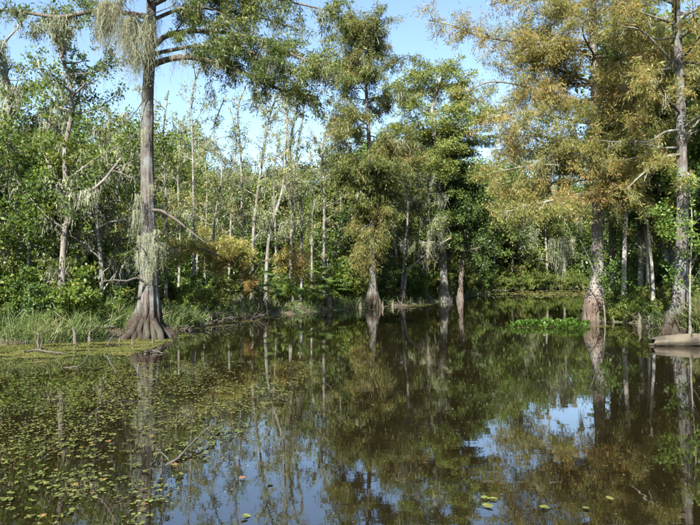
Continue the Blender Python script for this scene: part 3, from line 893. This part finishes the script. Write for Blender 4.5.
G1, G2, G3 = 'leafy trees of the wood behind the shores', 'thin mossy trees of the wood behind the shores', 'rusty cypresses of the wood behind the shores'
VT = [variant_tree('leafy_tree', 9, .13, 9000, 'leaf_broad', 'bark_grey', 'green leafy tree standing back in the wood', 'tree', G1, .19, 14),
      variant_tree('leafy_tree', 8, .12, 9000, 'leaf_broad', 'bark_grey', 'green leafy tree standing back in the wood', 'tree', G1, .19, 20, low=.2),
      variant_tree('leafy_tree', 10, .14, 8000, 'leaf_yellowish', 'bark_grey', 'yellow green tree standing back in the wood', 'tree', 'yellow green trees of the wood', .19, 24),
      variant_tree('mossy_tree', 11, .13, 3400, 'leaf_sparse', 'bark_pale', 'thin grey mossy tree standing back in the wood', 'tree', G2, .17, 60),
      variant_tree('mossy_tree', 10, .12, 3000, 'leaf_sparse', 'bark_grey', 'thin grey mossy tree standing back in the wood', 'tree', G2, .17, 70),
      variant_tree('leafy_tree', 9, .16, 12000, 'leaf_dark', 'bark_dark', 'dark evergreen tree standing back in the wood', 'tree', 'dark evergreens of the wood', .19, 10, wide=2.8)]


def variant_bush(H, nst, nl, leaf, label, group, L, wide):
    root = thing('shrub', (0, 0, 0), label, 'shrub', group)
    w, c, s = MB(), MB(), Segs()
    for i in range(nst):
        a = rng.uniform(0, 6.28)
        grow(w, s, (rng.normal() * .15, rng.normal() * .15, -.1), (math.cos(a) * wide, math.sin(a) * wide, 1.0), H * rng.uniform(.6, 1.1), .025, 0,
             dict(seg=[.3, .25, .2], wig=.18, trop=[.02, 0, 0], max=2, nch=[3.5, 4.0], t0=[.1, .1], len=[.7, .35], ang=[50, 50], flat=.1))
    leaves(c, s, nl, 1, L=L, Wd=L * .55, jit=.055)
    finish(root, w, c, None, 'bark_grey', leaf, 'stems')
    return root


VB = [variant_bush(2.2, 9, 5200, 'leaf_broad', 'leafy green shrub in the undergrowth below the trees', 'shrubs of the undergrowth', .13, .55),
      variant_bush(1.6, 9, 4200, 'leaf_broad', 'leafy green shrub in the undergrowth below the trees', 'shrubs of the undergrowth', .12, .8),
      variant_bush(2.6, 8, 5200, 'leaf_dark', 'dark leaved shrub in the undergrowth below the trees', 'dark shrubs of the undergrowth', .13, .5),
      variant_bush(2.0, 8, 4200, 'leaf_yellowish', 'yellow green shrub in the undergrowth below the trees', 'yellow green shrubs of the undergrowth', .13, .6)]
used = set()
BASE = {}
for lst, nm in ((VT, 'tree'), (VB, 'shrub')):
    for i, o in enumerate(lst):
        t = o['label'].split(' standing')[0].split(' in the')[0]
        BASE[(id(lst), i)] = (t, t + 's')


def where(x, y):
    u = 350 + x / y * F
    if y > 78 and u > 440: return 'on the far bank beyond the bend'
    if u < 140: return 'behind the duckweed shore'
    if u < 345: return 'among or behind the slender trees'
    if u < 420: return 'behind the rust skirted cypress'
    if u < 560: return 'behind the dark oak'
    return 'behind the hyacinth bank'


def put(lst, i, x, y, sc):
    o = put_(lst, i, x, y, sc)
    w = where(x, y)
    o['label'] = BASE[(id(lst), i)][0] + ' ' + w; o['group'] = BASE[(id(lst), i)][1] + ' ' + w
    return o


def put_(lst, i, x, y, sc):
    z = gz(x, y)
    rz = rng.uniform(0, 6.28)
    if (id(lst), i) not in used:
        used.add((id(lst), i)); o = lst[i]
        o.location = (x, y, z); o.rotation_euler = (0, 0, rz); o.scale = (sc,) * 3
        return o
    return copy_tree(lst[i], (x, y, z), rz, sc)


SKY_U = [-200, 0, 30, 90, 140, 165, 200, 250, 300, 330, 345, 420, 470, 490, 520, 560, 900]
SKY_V = [80, 125, 135, 140, 140, 140, 172, 176, 180, 185, 170, 150, 165, 150, 130, 60, 20]


def limit_h(x, y):
    u = 350 + x / y * F
    return (HZ - np.interp(u, SKY_U, SKY_V)) / F * y + CAMH


TH = [9.6, 8.6, 10.6, 11.6, 10.6, 9.8]
n = 0
cand = []
while n < 215:
    y = rng.uniform(20, 150); x = rng.uniform(-.68, .68) * y
    d = float(sdist(np.array([x]), np.array([y]))[0])
    if d < 2.0 or d > 48: continue
    if any((x - a) ** 2 + (y - b) ** 2 < (1.6 + .012 * y) ** 2 for a, b in cand): continue
    u = 350 + x / y * F
    if y < (47 if u < 345 else 30) and u > 130 and u < 560: continue
    left = x < 0.5 * y and 120 < u < 345
    pr = [.1, .1, .12, .3, .33, .05] if left else [.26, .24, .15, .12, .1, .13]
    if u > 520 and y < 70: pr = [.33, .3, .15, .06, .06, .1]
    i = rng.choice(6, p=pr)
    H = min(limit_h(x, y) * rng.uniform(.75, 1.05), 19)
    if H < 4: continue
    if 150 < u < 345 and y < 75 and rng.random() < .35: continue
    if u < 150 and rng.random() < .5: continue
    put(VT, i, x, y, H / TH[i]); cand.append((x, y)); n += 1
n = 0
cand = []
while n < 230:
    y = 17 + 100 * rng.random() ** 1.5; x = rng.uniform(-.66, .66) * y
    d = float(sdist(np.array([x]), np.array([y]))[0])
    if d < .9 or d > 16: continue
    u = 350 + x / y * F
    if any((x - a) ** 2 + (y - b) ** 2 < 1.0 for a, b in cand): continue
    if y < 21 and 90 < u < 600: continue
    i = rng.choice(4, p=[.35, .3, .2, .15])
    s = rng.uniform(.7, 1.25) * (1 + .006 * y)
    if d < 1.6: s *= .7
    if 140 < u < 345: s *= .6
    if u > 560 and y < 30: s *= .62
    put(VB, i, x, y, s); cand.append((x, y)); n += 1

n = 0
while n < 70:
    y = rng.uniform(38, 124); x = rng.uniform(-.25, .5) * y
    d = float(sdist(np.array([x]), np.array([y]))[0])
    if d < .5 or d > 5: continue
    u = 350 + x / y * F
    if (428 < u < 458 or 362 < u < 384) and y < 54: continue
    put(VB, int(rng.choice(4, p=[.4, .3, .02, .28])), x, y, rng.uniform(.8, 1.5) * (.8 + .008 * y)); n += 1

# ---- bright leafy trees crowding the duckweed shore
for (u, Y, H, n, mo, lab) in [(-22, 20.5, 7.6, 10000, 30, 'bushy green tree overhanging the thick grass'), (16, 20.4, 5.2, 8000, 24, 'low leafy tree rising out of the grassy shore'),
                              (98, 20.8, 5.8, 9000, 34, 'moss strung leafy tree next to the buttressed cypress'), (118, 23.5, 6.6, 8000, 26, 'leafy tree filling in behind the buttressed cypress'),
                              (46, 24, 8.6, 10000, 40, 'tall leafy tree behind the crooked pale one'), (98, 26, 8.4, 8500, 40, 'tall moss hung tree behind the broken side limb'), (-2, 26, 10.5, 9000, 40, 'tall green tree behind the leaning grey one')]:
    b = at(u, 330, Y); b[2] = gz(b[0], Y)
    bushy('leafy_tree', b, np.array([b + [0, 0, -.3], b + [.1, 0, H * .3], b + [-.15, .1, H * .65], b + [.1, 0, H]]), .1,
          [(b[2] + H * (.12 + .86 * rng.random()), rng.uniform(0, 6.28), rng.uniform(-.1, .7), rng.uniform(.9, 1.9)) for i in range(26)], int(n * .72), 'leaf_broad', 'bark_grey', lab, L=.115, mossn=mo * 3, jit=.055, mosslen=1.0)
bm2 = MB()
# broken side limb of the crooked tree
w = MB(); pth = resample(px_path([(68, 198, 19.7), (80, 193, 19.4), (92, 190, 19.2), (104, 180, 19.0), (112, 170, 18.9), (121, 158, 18.9)]), .2)
tube(w, pth, np.linspace(.075, .022, len(pth)), 8, .1, cap=True)
for q_ in (6, 10, 13):
    q_ = min(q_, len(pth) - 1); s_ = wander(pth[q_], rdir(1)[0] + [.4, -.1, .6], .7, 6, .2, 0); tube(w, s_, np.linspace(.02, .005, 7), 4)
mm_ = MB(); moss_tuft(mm_, pth[[3, 5, 8, 11]], 14, .6, .012, .05, fuzz=3)
tr = [o for o in COL.objects if o.name == 'crooked_tree'][0]
w.build('broken_limb', M['bark_pale'], tr, True, np.array(tr.location))
mm_.build('hanging_moss', M['moss'], tr, False, np.array(tr.location))['kind'] = 'stuff'
# ---- arching rusty cypress over the shore
ba = at(262, 313, 31); ba[2] = gz(ba[0], 31)
root = thing('bald_cypress', ba, 'low arching cypress with rust coloured sprays over the shore', 'tree')
wood, crown, sg = MB(), MB(), Segs()
pp = px_path([(262, 318, 31), (258, 290, 30.5), (245, 272, 29.5), (228, 260, 28.5), (205, 250, 27.6), (182, 246, 27), (164, 250, 26.6)]); pp[0][2] = ba[2] - .3
trunk_mesh(wood, pp, .13, .05, k=12, flare=1.4, fh=.4)
for g in (pp[1:], px_path([(250, 276, 30), (262, 262, 29.6), (280, 258, 29.2), (300, 262, 29)]), px_path([(240, 268, 29.4), (225, 250, 29), (205, 238, 28.6)])):
    limb(wood, sg, resample(g, .35), .06, 0, dict(CYP, nch=[3, 3.6, 4], len=[1.1, .6, .35]))
fronds(crown, sg, 15000, 1, L=.2, Wd=.036, droop=.4, jit=.1, bias=.2)
finish(root, wood, crown, None, 'bark_dark', 'frond_rust')
# ---- twig-leaved sapling in front of the swollen base
slim([(606, 322), (603, 300), (594, 272), (586, 252), (580, 240)], 25.6, .035, 'leafy sapling bending across the swollen cypress base', leafn=900, mossn=0, nb=12, leaf='leaf_broad', L=.11, name='sapling', blen=1.2, low=.4)
slim([(690, 330), (690, 280), (692, 220), (688, 180)], 19.6, .04, 'leafy sapling growing against the rooted cypress', leafn=2000, mossn=0, nb=14, leaf='leaf_broad', L=.11, name='sapling', blen=1.3, low=.35)
for (u, v, Y, s, i) in [(612, 321, 26.2, .5, 1), (626, 321, 25.6, .5, 1), (640, 323, 25.4, .55, 1), (655, 322, 25.6, .55, 3), (664, 326, 24.5, .45, 1), (634, 318, 27.5, .7, 0), (607, 318, 29, .65, 1), (668, 322, 27, .8, 0), (698, 320, 22, .8, 0)]:
    p = at(u, v, Y); o = put(VB, i, p[0], Y, s)
    tag(o, 'feathery low shrub on the bank of brown knees behind the hyacinths', group='shrubs on the hyacinth bank')
for (u, Y, s, i) in [(8, 18.6, .5, 1), (-12, 18.2, .6, 1), (30, 18.8, .42, 3), (58, 19.4, .5, 1), (100, 20, .5, 1), (178, 24.2, .5, 1), (196, 26.5, .6, 1), (214, 27.5, .6, 3), (112, 21, .6, 2)]:
    p = at(u, 330, Y); o = put(VB, i, p[0], Y, s)
    tag(o, 'low weedy bush in the grass of the duckweed shore', group='bushes in the shore grass')

# ---- palmettos: each fan a part
fan = MB()
nb_ = 15
for j in range(nb_):
    a = math.radians(-105 + 210 * j / (nb_ - 1))
    ax = np.array([[math.sin(a), math.cos(a), -.18]])
    leaf_quads(fan, np.array([[0, 0, 0.0]]), ax, np.array([[0, 0, 1.0]]) + .3 * rng.normal(size=(1, 3)), .62 * (1 - .18 * abs(a) / 1.8), .085, np.array([rng.random()]), fold=.2)
fan_me = fan.mesh('fan_leaf', M['palmetto'])
for (u, v, Y, s, lab) in [(262, 309, 32.5, 1.1, 'fan leaved palmetto under the arching rusty cypress'), (314, 306, 36.5, 1.3, 'dark fan leaved palmetto by the brown stump'), (246, 310, 34, 1.0, 'fan leaved palmetto beside the tangled brush'), (338, 305, 40, 1.2, 'fan leaved palmetto near the flared pale cypress')]:
    b = at(u, v, Y); b[2] = gz(b[0], Y)
    root = thing('palmetto', b, lab, 'palmetto')
    st = MB()
    for j in range(13):
        a = rng.uniform(0, 6.28); h = rng.uniform(.7, 1.7) * s; rr = rng.uniform(.25, .8) * s
        e = np.array([math.cos(a) * rr, math.sin(a) * rr, h])
        tube(st, resample(np.array([[0, 0, -.1], e * [.3, .3, .6], e]), .25), np.linspace(.02, .01, len(resample(np.array([[0, 0, -.1], e * [.3, .3, .6], e]), .25))), 3)
        o = bpy.data.objects.new('fan_leaf', fan_me); COL.objects.link(o); o.parent = root
        o.location = tuple(e); o.rotation_euler = (rng.uniform(-.5, .7), rng.uniform(-.4, .4), a - math.pi / 2); o.scale = (s,) * 3
    st.build('stalks', M['palmetto'], root, False)

# ---- dead wood
def sticks(name, label, cat, paths, r, mat, k=6, cap=True):
    first = np.array(paths[0][len(paths[0]) // 2], float)
    w = MB()
    for i, P_ in enumerate(paths):
        pth = resample(np.array(P_, float), .08)
        pth = pth + rng.normal(size=pth.shape) * .006
        rr = r * (1 if i == 0 else .45)
        tube(w, pth, rr * (1 - .6 * np.linspace(0, 1, len(pth))), k, .07, cap=cap)
    o = w.build(name, M[mat], None, True, first); o.location = tuple(first)
    return tag(o, label, cat)


def wp(u, v, dz=0.0):
    p = at(u, v, gy(v)); p[2] = dz
    return p


sticks('floating_branch', 'long bleached branch lying half sunk beyond the floating plants', 'branch', [[wp(163, 464, -.02), wp(178, 459, .02), wp(190, 450, .06), wp(202, 441, .10), wp(213, 434, .15)], [wp(170, 461, .02), wp(160, 455, .05), wp(151, 463, .0)], [wp(160, 455, .05), wp(154, 452, .09)]], .016, 'deadwood')
sticks('curved_stick', 'thin arched stick springing from the buttress into the duckweed', 'stick', [[wp(107, 346, 0), at(113, 336, 17.4), at(121, 331, 17.7), at(131, 329, 18.2)]], .022, 'deadwood')
sticks('floating_stick', 'thin bent stick lying along the rim of the duckweed', 'stick', [[wp(64, 367, .0), wp(78, 367, .02), wp(85, 363.5, .06), wp(88, 359, .12)]], .016, 'deadwood')
sticks('floating_stick', 'short stick slanting out of the water past the duckweed', 'stick', [[wp(107, 359, .08), wp(111, 366, .05), wp(119, 375, -.02)]], .014, 'deadwood')
sticks('broken_log', 'short pale log lying in the grass of the shore', 'log', [[at(84, 327, 18.3), at(100, 327, 18.3), at(116, 326.5, 18.4)]], .085, 'deadwood', 9)
sticks('fallen_branch', 'thin grey branch leaning out of the shore grass', 'branch', [[at(13, 334, 17.8), at(21, 331, 17.7), at(29, 324, 17.7)], [at(21, 331, 17.7), at(26, 333, 17.6)]], .022, 'deadwood')
sticks('driftwood', 'flat grey driftwood resting on the duckweed', 'driftwood', [[wp(24, 353, .03), wp(36, 352, .06), wp(50, 353.5, .04), wp(66, 354, .02)], [wp(36, 352, .06), wp(42, 349, .1)]], .03, 'deadwood')
sticks('driftwood', 'small driftwood piece stranded where the duckweed ends', 'driftwood', [[wp(144, 354, .02), wp(152, 352, .05), wp(163, 353.5, .02)]], .03, 'deadwood')
knee(140, 371, .16, .06, 'lone brown stub poking from open water past the duckweed', None, None)


def brush(u, v, Y, n, wd, h, label, mat):
    b = at(u, v, Y); b[2] = max(gz(b[0], Y), 0)
    w = MB()
    for i in range(n):
        p = b + np.array([rng.normal() * wd * .5, rng.normal() * wd * .3, rng.random() * h * .3 - .1])
        d = np.array([rng.normal(), rng.normal() * .7, rng.uniform(-.2, .9)])
        pt = wander(p, d, rng.uniform(.4, 1.1) * wd * .6, 6, .25, -.03)
        tube(w, pt, rng.uniform(.012, .035) * (1 - .7 * np.linspace(0, 1, 7)), 5, .1)
    o = w.build('brush_pile', M[mat], None, True, b); o.location = tuple(b)
    tag(o, label, 'brush')


brush(232, 317, 27.8, 60, 1.6, .8, 'dark tangle of dead roots and brush at the water edge', 'knee')
brush(205, 322, 25.5, 40, 1.2, .6, 'small dark brush heap between the buttressed cypress and the root tangle', 'knee')
brush(652, 322, 25.0, 60, 1.1, .7, 'reddish tangle of dead twigs on the bank below the saplings', 'logwood')
brush(398, 305, 42, 40, 1.6, .8, 'grey brush below the slanting bleached trunk', 'knee')
brush(172, 332, 21.8, 40, 1.0, .8, 'dark brush heap against the big buttress', 'knee')


def stump(u, v, Y, r, h, label, mat='logwood'):
    b = at(u, v, Y); b[2] = max(gz(b[0], Y), 0)
    w = MB()
    zz = np.array([-.3, 0, .15, .4, .7, .9, 1.0]) * h
    pth = np.stack([b[0] + zz * .06, np.full(7, b[1]), b[2] + zz], 1)
    tube(w, pth, r * np.array([1.9, 1.5, 1.15, .95, .9, .7, .3]), 14, .16, cap=True)
    o = w.build('stump', M[mat], None, True, b); o.location = tuple(b)
    tag(o, label, 'stump')


stump(329, 307.5, 36.2, .2, .75, 'brown rotten stump at the grassy edge by the palmetto')
stump(527, 289.5, 106, .38, 1.7, 'broad reddish stump on the far bank beside a grey trunk')

# fallen log, hollow at its near end
w = MB()
A = at(653, 346, 16.6); A[2] = .09
B = A + np.array([4.2, .35, .10])
nl_ = 60; kk = 26
ts_ = np.linspace(0, 1, nl_)
pth = A + (B - A) * ts_[:, None]; pth[:, 2] += .03 * np.sin(ts_ * 5); pth[:, 1] += .05 * np.sin(ts_ * 7 + 1)
rad = np.interp(ts_, [0, .05, .2, 1], [.12, .15, .175, .19])
t_, a_, b_ = frames(pth); th_ = np.arange(kk) * 2 * math.pi / kk
fur = fbm(np.arange(kk)[None, :] * .9 + 3, ts_[:, None] * 3.0 + 5) - .44
R_ = rad[:, None] * (1 + .5 * fur + .03 * rng.normal(size=(nl_, kk)))
v_ = pth[:, None, :] + R_[..., None] * (np.cos(th_)[None, :, None] * a_[:, None, :] + np.sin(th_)[None, :, None] * b_[:, None, :])
v_[0] += (rng.normal(size=(kk, 1)) * .05) * t_[0]; v_[1] += (rng.normal(size=(kk, 1)) * .02) * t_[0]
inner = [v_[0] * .78 + pth[0] * .22 + t_[0] * .01, v_[0] * .7 + pth[0] * .3 + t_[0] * .18, np.repeat((pth[0] + t_[0] * .5)[None], kk, 0)]
allv = np.concatenate([np.stack(inner[::-1]), v_])
w.add(allv.reshape(-1, 3), ringfaces(len(allv), kk))
o = w.build('fallen_log', M['logwood'], None, True, A); o.location = tuple(A)
tag(o, 'weathered brown log lying in the water under the rooted cypress', 'log')
w = MB()
for s in (.25, .5):
    q = A + (B - A) * s; tube(w, wander(q + [0, -.1, .1], (-.2, -.6, .8), .3, 4, .2, 0), np.linspace(.03, .015, 5), 6, .1, cap=True)
lo = o
so_ = w.build('snag', M['logwood'], lo, True, A)

# ------------------------------------------------------------------ water plants
def pads(mb, c, r, n, spread_):
    """n oval pads round c"""
    for i in range(n):
        a = rng.uniform(0, 6.28); q = c + np.array([math.cos(a), math.sin(a), 0]) * spread_ * rng.random() ** .5
        q = q + np.array([0, 0, rng.uniform(.003, .012)])
        rr = r * rng.uniform(.45, 1.4); th = rng.uniform(0, 6.28) + np.arange(6) * math.pi / 3
        asp = rng.uniform(.65, 1)
        tilt = rng.normal(size=2) * .12
        x = np.cos(th) * rr; y = np.sin(th) * rr * asp
        v = np.stack([q[0] + x, q[1] + y, q[2] + x * tilt[0] + y * tilt[1] + .004], 1)
        rv = np.clip(rng.normal(.5, .25), 0, 1)
        mb.add(v, [[0, 1, 2, 3], [0, 3, 4, 5]], [rv, rv])


PADM = []
for i in range(10):
    mb = MB(); pads(mb, np.zeros(3), .015, rng.integers(4, 11), .032); PADM.append(mb.mesh('floating_plant', M['pad']))
spots = []
cells = set()
for it_ in range(30):
    Y = 4.3 + 9.2 * rng.random(4000) ** .8; X = -rng.uniform(-.02, .62, 4000) * Y
    u = 350 + X / Y * F; v = HZ + CAMH * F / Y
    lim = np.interp(v, [362, 400, 440, 480, 525], [330, 285, 235, 175, 150])
    nz = .55 * fbm(X * .5 + 40, Y * .4 + 11, 3) + .6 * fbm(X * 2.1 + 7, Y * 1.5 + 3, 3)
    dens = np.clip((nz - .45) * 4.5, 0.02, .95) * np.clip((lim - u) / 60, 0, 1) * np.interp(v, [355, 372, 390, 480, 525], [.25, .45, 1, .9, .55])
    k = rng.random(4000) < dens * (sdist(X, Y) < -.6)
    for a, b in zip(X[k], Y[k]):
        c = (int(a / .10), int(b / .12))
        if c not in cells:
            cells.add(c); spots.append((a, b))
vis = sorted([s for s in spots if abs(s[0] / s[1]) < .57], key=lambda s: s[1])
near = vis[:300]
rest = vis[300:] + [s for s in spots if abs(s[0] / s[1]) >= .57]
for i, (x, y) in enumerate(near):
    o = bpy.data.objects.new('floating_plant', PADM[i % 10]); COL.objects.link(o)
    o.location = (x, y, .004); o.rotation_euler = (0, 0, rng.uniform(0, 6.28)); s = rng.uniform(.7, 1.3); o.scale = (s, s, s)
    tag(o, 'small yellow green rosette of floating leaves on open water', 'floating plant', 'floating rosettes on the open water')
mb = MB()
for (x, y) in rest: pads(mb, np.array([x, y, .004]), .0145, rng.integers(2, 7), .06)
tag(mb.build('floating_plants', M['pad']), 'scattered yellow green leaves floating between the rosettes and the shore', 'floating plants', kind='stuff')
for (u, v, c) in [(487, 497, 1), (495, 497, 1), (486, 505, 1), (545, 506, 2), (587, 507, 1), (607, 497, 0), (662, 462, 0), (245, 515, 1), (242, 478, 1), (268, 482, 0)]:
    mb = MB(); pads(mb, np.zeros(3), .028, 1 + c, .03)
    o = mb.build('floating_leaf', M['pad']); o.location = tuple(wp(u, v, .004))
    tag(o, 'single pale leaf drifting on clear dark water away from the rosettes', 'leaf', 'lone leaves on clear water')


def scum(name, label, n, box, dens, size, mat='duckweed'):
    x = rng.uniform(box[0], box[1], n); y = rng.uniform(box[2], box[3], n)
    k = rng.random(n) < dens(x, y)
    x = x[k]; y = y[k]; m = len(x)
    th = rng.uniform(0, 6.28, m)
    ax = np.stack([np.cos(th), np.sin(th), rng.normal(size=m) * .05], 1)
    p = np.stack([x, y, rng.uniform(.004, .02, m)], 1)
    nn = np.array([0, 0, 1.0]) + rng.normal(size=(m, 3)) * .12
    mb = MB()
    rv = np.clip(rng.normal(.5, .22, m) + (fbm(x * 1.5, y * 1.5) - .44) * 1.6, 0, 1)
    leaf_quads(mb, p, ax, nn, size * rng.uniform(.6, 1.4, m), size * .8 * rng.uniform(.6, 1.4, m), rv)
    tag(mb.build(name, M[mat]), label, 'duckweed' if mat == 'duckweed' else 'debris', kind='stuff')


def dens_specks(x, y):
    u = 350 + x / y * F; v = HZ + CAMH * F / y
    lim = np.interp(v, [362, 400, 440, 480, 525], [330, 285, 235, 175, 150])
    nz = .55 * fbm(x * .5 + 40, y * .4 + 11, 3) + .6 * fbm(x * 2.1 + 7, y * 1.5 + 3, 3)
    return np.clip((nz - .40) * 3.5, .01, 1) * np.clip((lim + 30 - u) / 70, 0, 1) * (sdist(x, y) < -.4)


scum('duckweed_specks', 'fine green duckweed specks strewn between the floating rosettes', 52000, (-8, .3, 4.2, 13.5), dens_specks, .022)
scum('floating_debris', 'sparse flecks of pollen and leaf crumbs adrift on open water', 5000, (-6, 10, 4, 26), lambda x, y: (sdist(x, y) < 0) * np.clip((fbm(x * .6, y * .5 + 20) - .4) * 5, .03, 1), .02, 'litter')


def dens_left(x, y):
    u = 350 + x / y * F; v = HZ + CAMH * F / y
    edge = np.interp(u, [-200, 0, 60, 120, 150, 175], [366, 364, 360, 356, 351, 340]) + (fbm(x * 1.2, y * 1.2) - .44) * 16 + (fbm(x * 5, y * 5) - .44) * 9
    d = sdist(x, y)
    return np.clip((edge - v) / 1.5, 0, 1) * (d < .25) * np.clip(.35 + 3.5 * (fbm(x * 2 + 5, y * 2.6) - .36), .06, 1)


scum('duckweed_mat', 'bright yellow green duckweed mat spread before the grassy shore', 105000, (-12, -5.2, 12.5, 20), dens_left, .04)


def dens_mid(x, y):
    d = sdist(x, y); u = 350 + x / y * F
    return (d < .2) * np.clip((d + 1.0 + (y - 20) * .05 + 2.2 * (fbm(x * .6, y * .5) - .4)) / .5, 0, 1) * np.clip((fbm(x * 1.1 + 3, y * .8) - .36) * 7, 0, 1) * (x < 6)


scum('duckweed_film', 'thin broken duckweed film along the shore of slender trees', 70000, (-7.5, 6, 20, 46), dens_mid, .06)


def dens_hy(x, y):
    d = sdist(x, y)
    c = np.exp(-((y - 23.2 - .12 * (x - 8)) / .35) ** 2) * (x > 5.9) * (x < 10.4)
    return np.clip(c * 1.3 + (d > -.35) * .8 * (y > 19), 0, 1) * np.clip((fbm(x * 2, y * 2 + 8) - .33) * 6, 0, 1) * (d < .2)


scum('duckweed_raft', 'narrow duckweed raft drifting round the water hyacinths', 26000, (5.8, 12.5, 17.5, 30), dens_hy, .06)
scum('duckweed_film', 'dull green film covering the water at the far bend', 40000, (12, 60, 62, 118), lambda x, y: (sdist(x, y) < 0) * np.clip((fbm(x * .12, y * .25 + 6) - .36) * 5, 0, 1), .30)

hy_me = []
for i in range(4):
    mb = MB(); n = 15
    a = rng.uniform(0, 6.28, n); el = rng.uniform(.3, 1.4, n)
    st = np.stack([np.cos(a) * np.cos(el), np.sin(a) * np.cos(el), np.sin(el)], 1)
    h = rng.uniform(.10, .26, n)[:, None]
    leaf_quads(mb, np.zeros((n, 3)), st, rdir(n), h[:, 0], .016, rng.random(n))
    leaf_quads(mb, st * h * .85, unit(st + [0, 0, .2]), np.stack([-np.cos(a), -np.sin(a), np.ones(n) * .8], 1), .16, .13, rng.random(n), fold=.15)
    hy_me.append(mb.mesh('water_hyacinth', M['hyacinth']))
for i in range(54):
    u = rng.uniform(545, 588) if i < 38 else rng.uniform(512, 545)
    v = rng.uniform(324, 329)
    p = wp(u, v, 0.0)
    o = bpy.data.objects.new('water_hyacinth', hy_me[i % 4]); COL.objects.link(o)
    o.location = tuple(p); o.rotation_euler = (0, 0, rng.uniform(0, 6.28)); s = rng.uniform(.55, .95); o.scale = (s, s, s)
    tag(o, 'bright green water hyacinth rosette on the raft before the swollen cypress', 'water hyacinth', 'water hyacinths on the raft')


# ------------------------------------------------------------------ bank grass and litter
def grass(name, label, n, box, dlo, dhi, h, wd, seed, extra=None, cat='grass', mat='grass', lean=.35):
    x = rng.uniform(box[0], box[1], n); y = rng.uniform(box[2], box[3], n)
    d = sdist(x, y)
    k = (d > dlo) & (d < dhi) & (rng.random(n) < np.clip((fbm(x * .9 + seed, y * .9) - .30) * 5, 0.1, 1))
    if extra is not None: k &= extra(x, y)
    x = x[k]; y = y[k]; m = len(x)
    z = np.maximum(ground_z(x, y), -.02) - .03
    hh = h * rng.uniform(.45, 1.2, m) * (.55 + .9 * fbm(x * .8, y * .8 + seed))
    ax = np.stack([rng.normal(size=m) * lean, rng.normal(size=m) * lean, np.ones(m)], 1)
    p = np.stack([x, y, z], 1)
    rv = np.clip(rng.normal(.45, .22, m) + (fbm(x * .6, y * .6 + seed) - .44), 0, 1)
    mb = MB()
    leaf_quads(mb, p, ax, rdir(m), hh, wd, rv, fold=.3)
    # arching second leaf
    leaf_quads(mb, p + unit(ax) * hh[:, None] * .5, unit(ax * [2.2, 2.2, .5]), rdir(m), hh * .55, wd * .9, np.clip(rv + .1, 0, 1))
    tag(mb.build(name, M[mat]), label, cat, kind='stuff')


grass('bank_grass', 'thick tall grass on the shore behind the duckweed', 32000, (-15, -5.2, 14, 24), -.3, 2.6, .85, .022, 3)
grass('bank_grass', 'short grass and weeds along the shore of slender trees', 44000, (-9, 9, 22, 54), -.1, 2.4, .6, .035, 8)
grass('bank_grass', 'weeds on the bank behind the water hyacinths', 26000, (10, 18, 17, 34), -.05, 3, .6, .025, 14)
grass('reeds', 'tall bright blades of grass beside the rooted cypress', 9000, (11.0, 14.5, 17.4, 20.2), -.05, 2.2, 1.15, .03, 14, lean=.2)
grass('bank_grass', 'low green growth on the far bank beyond the bend', 30000, (9, 80, 50, 124), -.3, 4, 1.0, .12, 19)
grass('leaf_litter', 'brown fallen leaves strewn over the muddy banks', 26000, (-14, 16, 15, 45), .1, 5, .16, .07, 30, cat='leaf litter', mat='litter', lean=2.5)

# ------------------------------------------------------------------ the far wood that closes the view
n = 130000
y = rng.uniform(28, 210, n); x = rng.uniform(-.85, .85, n) * y
d = sdist(x, y)
k = (d > 13 - np.clip((y - 45) * .2, 0, 9)) & (d < 46)
x, y, d = x[k], y[k], d[k]
Hm = np.clip(limit_h(x, y) * np.where(y > 75, .85, .6), 2, np.where(y > 75, 17, 8)) * (.5 + .9 * fbm(x * .16, y * .16))
z = .1 + Hm * rng.random(len(x)) ** 1.7
m = len(x)
mb = MB()
rv = np.clip(rng.normal(.42, .2, m) + (fbm(x * .2, y * .2 + z * .3) - .44) * 1.2, 0, 1)
leaf_quads(mb, np.stack([x, y, z], 1), rdir(m) + [0, 0, -.2], rdir(m) + [0, 0, .6], .36 * rng.uniform(.6, 1.4, m), .20, rv, fold=.1)
n2_ = 75000
y = rng.uniform(60, 260, n2_); x = rng.uniform(-.8, .95, n2_) * y
y[:30000] = rng.uniform(108, 160, 30000); x[:30000] = rng.uniform(.12, .55, 30000) * y[:30000]
y[30000:48000] = rng.uniform(52, 110, 18000); x[30000:48000] = rng.uniform(-.6, .05, 18000) * y[30000:48000]
d = sdist(x, y); k = (d > 6) & (d < 75)
x, y = x[k], y[k]; m = len(x)
z = .1 + np.clip(limit_h(x, y) * .7, 4, np.where(x < .05 * y, 6, 15)) * rng.random(m) ** 1.6
leaf_quads(mb, np.stack([x, y, z], 1), rdir(m) + [0, 0, -.2], rdir(m) + [0, -.5, .5], .006 * y * rng.uniform(.6, 1.4, m) + .15, .0035 * y + .1, np.clip(rng.normal(.42, .2, m), 0, 1), fold=.1)
tag(mb.build('distant_wood', M['leaf_broad']), 'far green undergrowth closing the view behind the trees', 'wood', kind='stuff')
